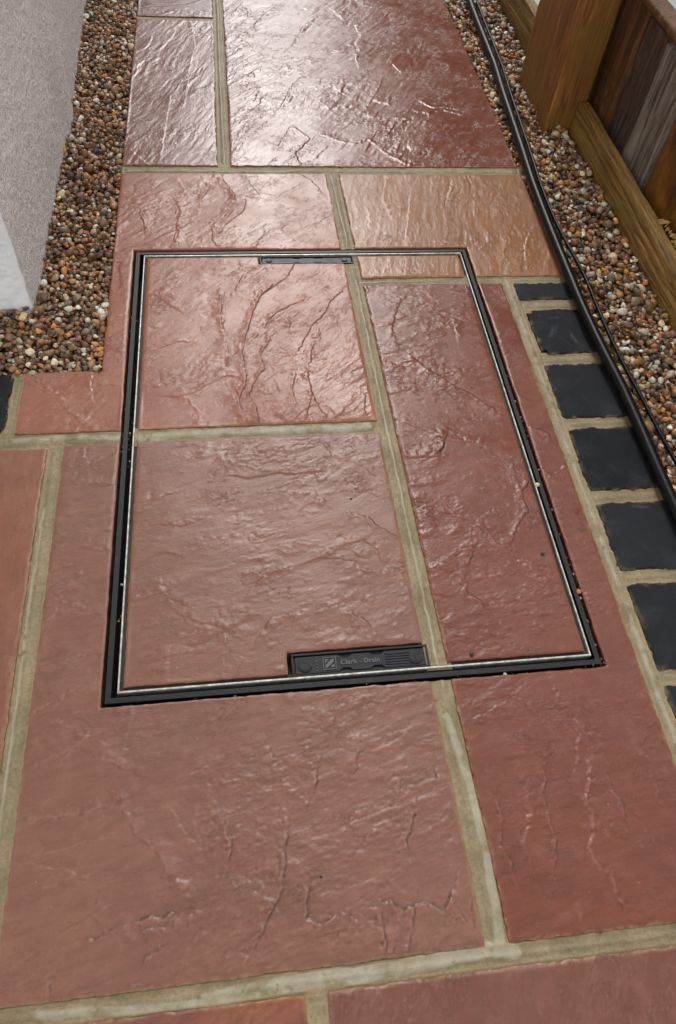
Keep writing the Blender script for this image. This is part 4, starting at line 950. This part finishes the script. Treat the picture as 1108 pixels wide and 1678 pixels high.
# ---------------------------------------------------------------- timber fence on the right
fence = empty('timber_fence', (.76, 1.0, -.03), 'low wet brown timber fence with a thick post and a weathered grey board', 'fence')
def plank(name, x0, y0, z0, x1, y1, z1, mat, seed, rough=.0012, res=.004, ragged=0.0, lab=None, dents=()):
    """a sawn board as a subdivided box with worn arrises"""
    bm = bmesh.new()
    def face_grid(o, u, v):
        nu = max(1, int(u.length/res)); nv = max(1, int(v.length/res))
        g = [[bm.verts.new(o+u*(i/nu)+v*(j/nv)) for i in range(nu+1)] for j in range(nv+1)]
        for j in range(nv):
            for i in range(nu): bm.faces.new((g[j][i], g[j][i+1], g[j+1][i+1], g[j+1][i]))
    a = Vector((x0, y0, z0)); X_ = Vector((x1-x0, 0, 0)); Y_ = Vector((0, y1-y0, 0)); Z_ = Vector((0, 0, z1-z0))
    face_grid(a, Z_, Y_); face_grid(a+X_, Y_, Z_); face_grid(a, X_, Z_); face_grid(a+Y_, Z_, X_); face_grid(a+Z_, X_, Y_); face_grid(a, Y_, X_)
    bmesh.ops.remove_doubles(bm, verts=bm.verts, dist=1e-5)
    co = np.array([v.co[:] for v in bm.verts]); c = np.array([(x0+x1)/2, (y0+y1)/2, (z0+z1)/2]); h = np.array([(x1-x0)/2, (y1-y0)/2, (z1-z0)/2])
    q = h-np.abs(co-c); sgn = np.sign(co-c); r = .0035
    w = np.clip(1-np.sort(q, axis=1)[:, 1]/r, 0, 1)[:, None]
    sh = -sgn*w*r*.45*(q < r)*(.8+.6*vn(co[:, 1]*40, co[:, 2]*40, seed)[:, None])
    n = fbm(co[:, 1]*(90 if z1-z0 > y1-y0 else 9), co[:, 2]*(9 if z1-z0 > y1-y0 else 90)+co[:, 0]*60, 4, seed)
    n = n+.5*fbm(co[:, 1]*(330 if z1-z0 > y1-y0 else 14), co[:, 2]*(14 if z1-z0 > y1-y0 else 330), 3, seed+40); co2 = co+sh; co2[:, 0] += rough*n*(q[:, 0] < 1e-5); co2[:, 1] += rough*.5*n*(q[:, 1] < 1e-5)
    if lab and 'split' in lab:
        yc = .030+.004*np.sin(co[:, 1]*9)+.0015*fbm(co[:, 1]*40, co[:, 1]*0, 3, 3); g = np.exp(-((co[:, 2]-yc)/.0022)**2)+.6*np.exp(-((co[:, 2]-yc-.013)/.002)**2); co2[:, 0] += .0035*g*(co[:, 0] < x0+1e-4)
    if ragged: co2[:, 2] += ragged*fbm(co[:, 1]*110, co[:, 0]*50, 3, seed+4)*((co[:, 2]-z0) < .03)
    for (dy, dz, rad, dep) in dents:
        g = np.exp(-(((co[:, 1]-dy)/rad[0])**2+((co[:, 2]-dz)/rad[1])**2)); co2[:, 0] += dep*g*(co[:, 0] < c[0])
    for v, p in zip(bm.verts, co2): v.co = p
    bmesh.ops.recalc_face_normals(bm, faces=bm.faces)
    o = bm_obj(name, bm, mat, fence, True)
    if lab: o['label'] = lab
    return o
W1 = wood_mat('post_timber', srgb(172, 114, 56), srgb(146, 92, 42), srgb(86, 50, 20), 'z', .8, .42, .5, 0, green=srgb(128, 94, 38))
W2 = wood_mat('gravel_board_timber', srgb(186, 142, 74), srgb(158, 116, 54), srgb(84, 58, 22), 'y', .9, .45, .8, 3, green=srgb(136, 106, 42))
W3 = wood_mat('brown_board', srgb(138, 94, 54), srgb(112, 74, 42), srgb(54, 32, 17), 'z', .7, .45, .6, 5)
W4 = wood_mat('dark_board', srgb(118, 92, 70), srgb(94, 74, 60), srgb(42, 31, 24), 'z', 1.2, .55, .9, 8)
W5 = wood_mat('weathered_board', srgb(112, 94, 78), srgb(134, 117, 100), srgb(38, 29, 23), 'z', 1.6, .6, 1.0, 12, grey=srgb(176, 160, 142))
W6 = wood_mat('orange_brown_board', srgb(119, 73, 30), srgb(95, 56, 26), srgb(51, 28, 12), 'z', .6, .4, .5, 15, green=srgb(153, 106, 36))
plank('post', .7050, 1.010, -.035, .7720, 1.200, .46, W1, 1, .0012, .006, dents=((1.08, .11, (.006, .006), .002),))
plank('gravel_board', .7500, .16, -.035, .7715, 1.006, .0580, W2, 2, .0012, res=.002, lab='near board with a split along its face')
_s = bmesh.new(); _r = np.random.RandomState(9)
for k in range(46):
    yy = _r.uniform(.52, .66); xx = .7722+_r.uniform(-.004, .004); L = _r.uniform(.003, .010); a = _r.uniform(-.9, .9); w = _r.uniform(.0004, .0009)
    dx, dy = math.cos(a)*L, math.sin(a)*L; nx_, ny_ = -math.sin(a)*w, math.cos(a)*w
    prism(_s, [(xx-nx_, yy-ny_), (xx+dx-nx_*.3, yy+dy-ny_*.3), (xx+dx+nx_*.3, yy+dy+ny_*.3), (xx+nx_, yy+ny_)], .0570, .0582+_r.uniform(0, .003))
bm_obj('splinters', _s, flat_mat('dry_splinters', srgb(206, 170, 104), .6), fence)['kind'] = 'stuff'
plank('gravel_board', .7580, 1.204, -.035, .7780, 2.3, .0640, W2, 3, .0012)
plank('fence_board', .7850, .9400, .028, .8050, 1.21, .236, W3, 4, .001, dents=((.985, .085, (.004, .016), .004),))
plank('fence_board', .7880, .8600, .020, .8060, .9370, .221, W4, 5, .0018, ragged=.006, lab='dark grey brown board')
plank('fence_board', .7840, .7620, .030, .8040, .8560, .219, W5, 6, .003, ragged=.012, lab='weathered silver board with a ragged foot', res=.003)
plank('fence_board', .7900, .6250, .015, .8080, .7590, .222, W6, 7, .001)
plank('fence_board', .7870, .5000, .020, .8060, .6220, .220, W3, 8, .001)
plank('fence_board', .7890, .3700, .020, .8070, .4970, .221, W4, 9, .001)
plank('fence_board', .7860, .2400, .020, .8060, .3670, .219, W6, 10, .001)
plank('top_rail', .7800, .16, .2265, .8120, 1.008, .2400, W3, 21, .001)

# ---------------------------------------------------------------- unseen tall brick wall, added to darken reflections in the slabs
def brick_mat():
    m = NM('brown_brick'); v = m.coord(); sep = m.n('ShaderNodeSeparateXYZ'); m.l(v, sep.inputs[0]); cmb = m.n('ShaderNodeCombineXYZ'); m.l(sep.outputs[1], cmb.inputs[0]); m.l(sep.outputs[2], cmb.inputs[1])
    bt = m.n('ShaderNodeTexBrick'); m.l(cmb.outputs[0], bt.inputs['Vector'])
    bt.inputs['Scale'].default_value = 1.0; bt.inputs['Brick Width'].default_value = .225; bt.inputs['Row Height'].default_value = .075; bt.inputs['Mortar Size'].default_value = .006
    bt.inputs['Color1'].default_value = (*srgb(116, 70, 52), 1); bt.inputs['Color2'].default_value = (*srgb(92, 56, 44), 1); bt.inputs['Mortar'].default_value = (*srgb(140, 130, 116), 1)
    return m.out(bt.outputs['Color'], .8, m.bump(bt.outputs['Fac'], -.5, .005))
bm = bmesh.new(); box(bm, 1.62, 2.0, -.06, 1.84, 13, 4.4); 
tag(bm_obj('unseen_brick_wall', bm, brick_mat()), 'brown brick wall of the next house rising beyond the pale concrete strip', 'wall')
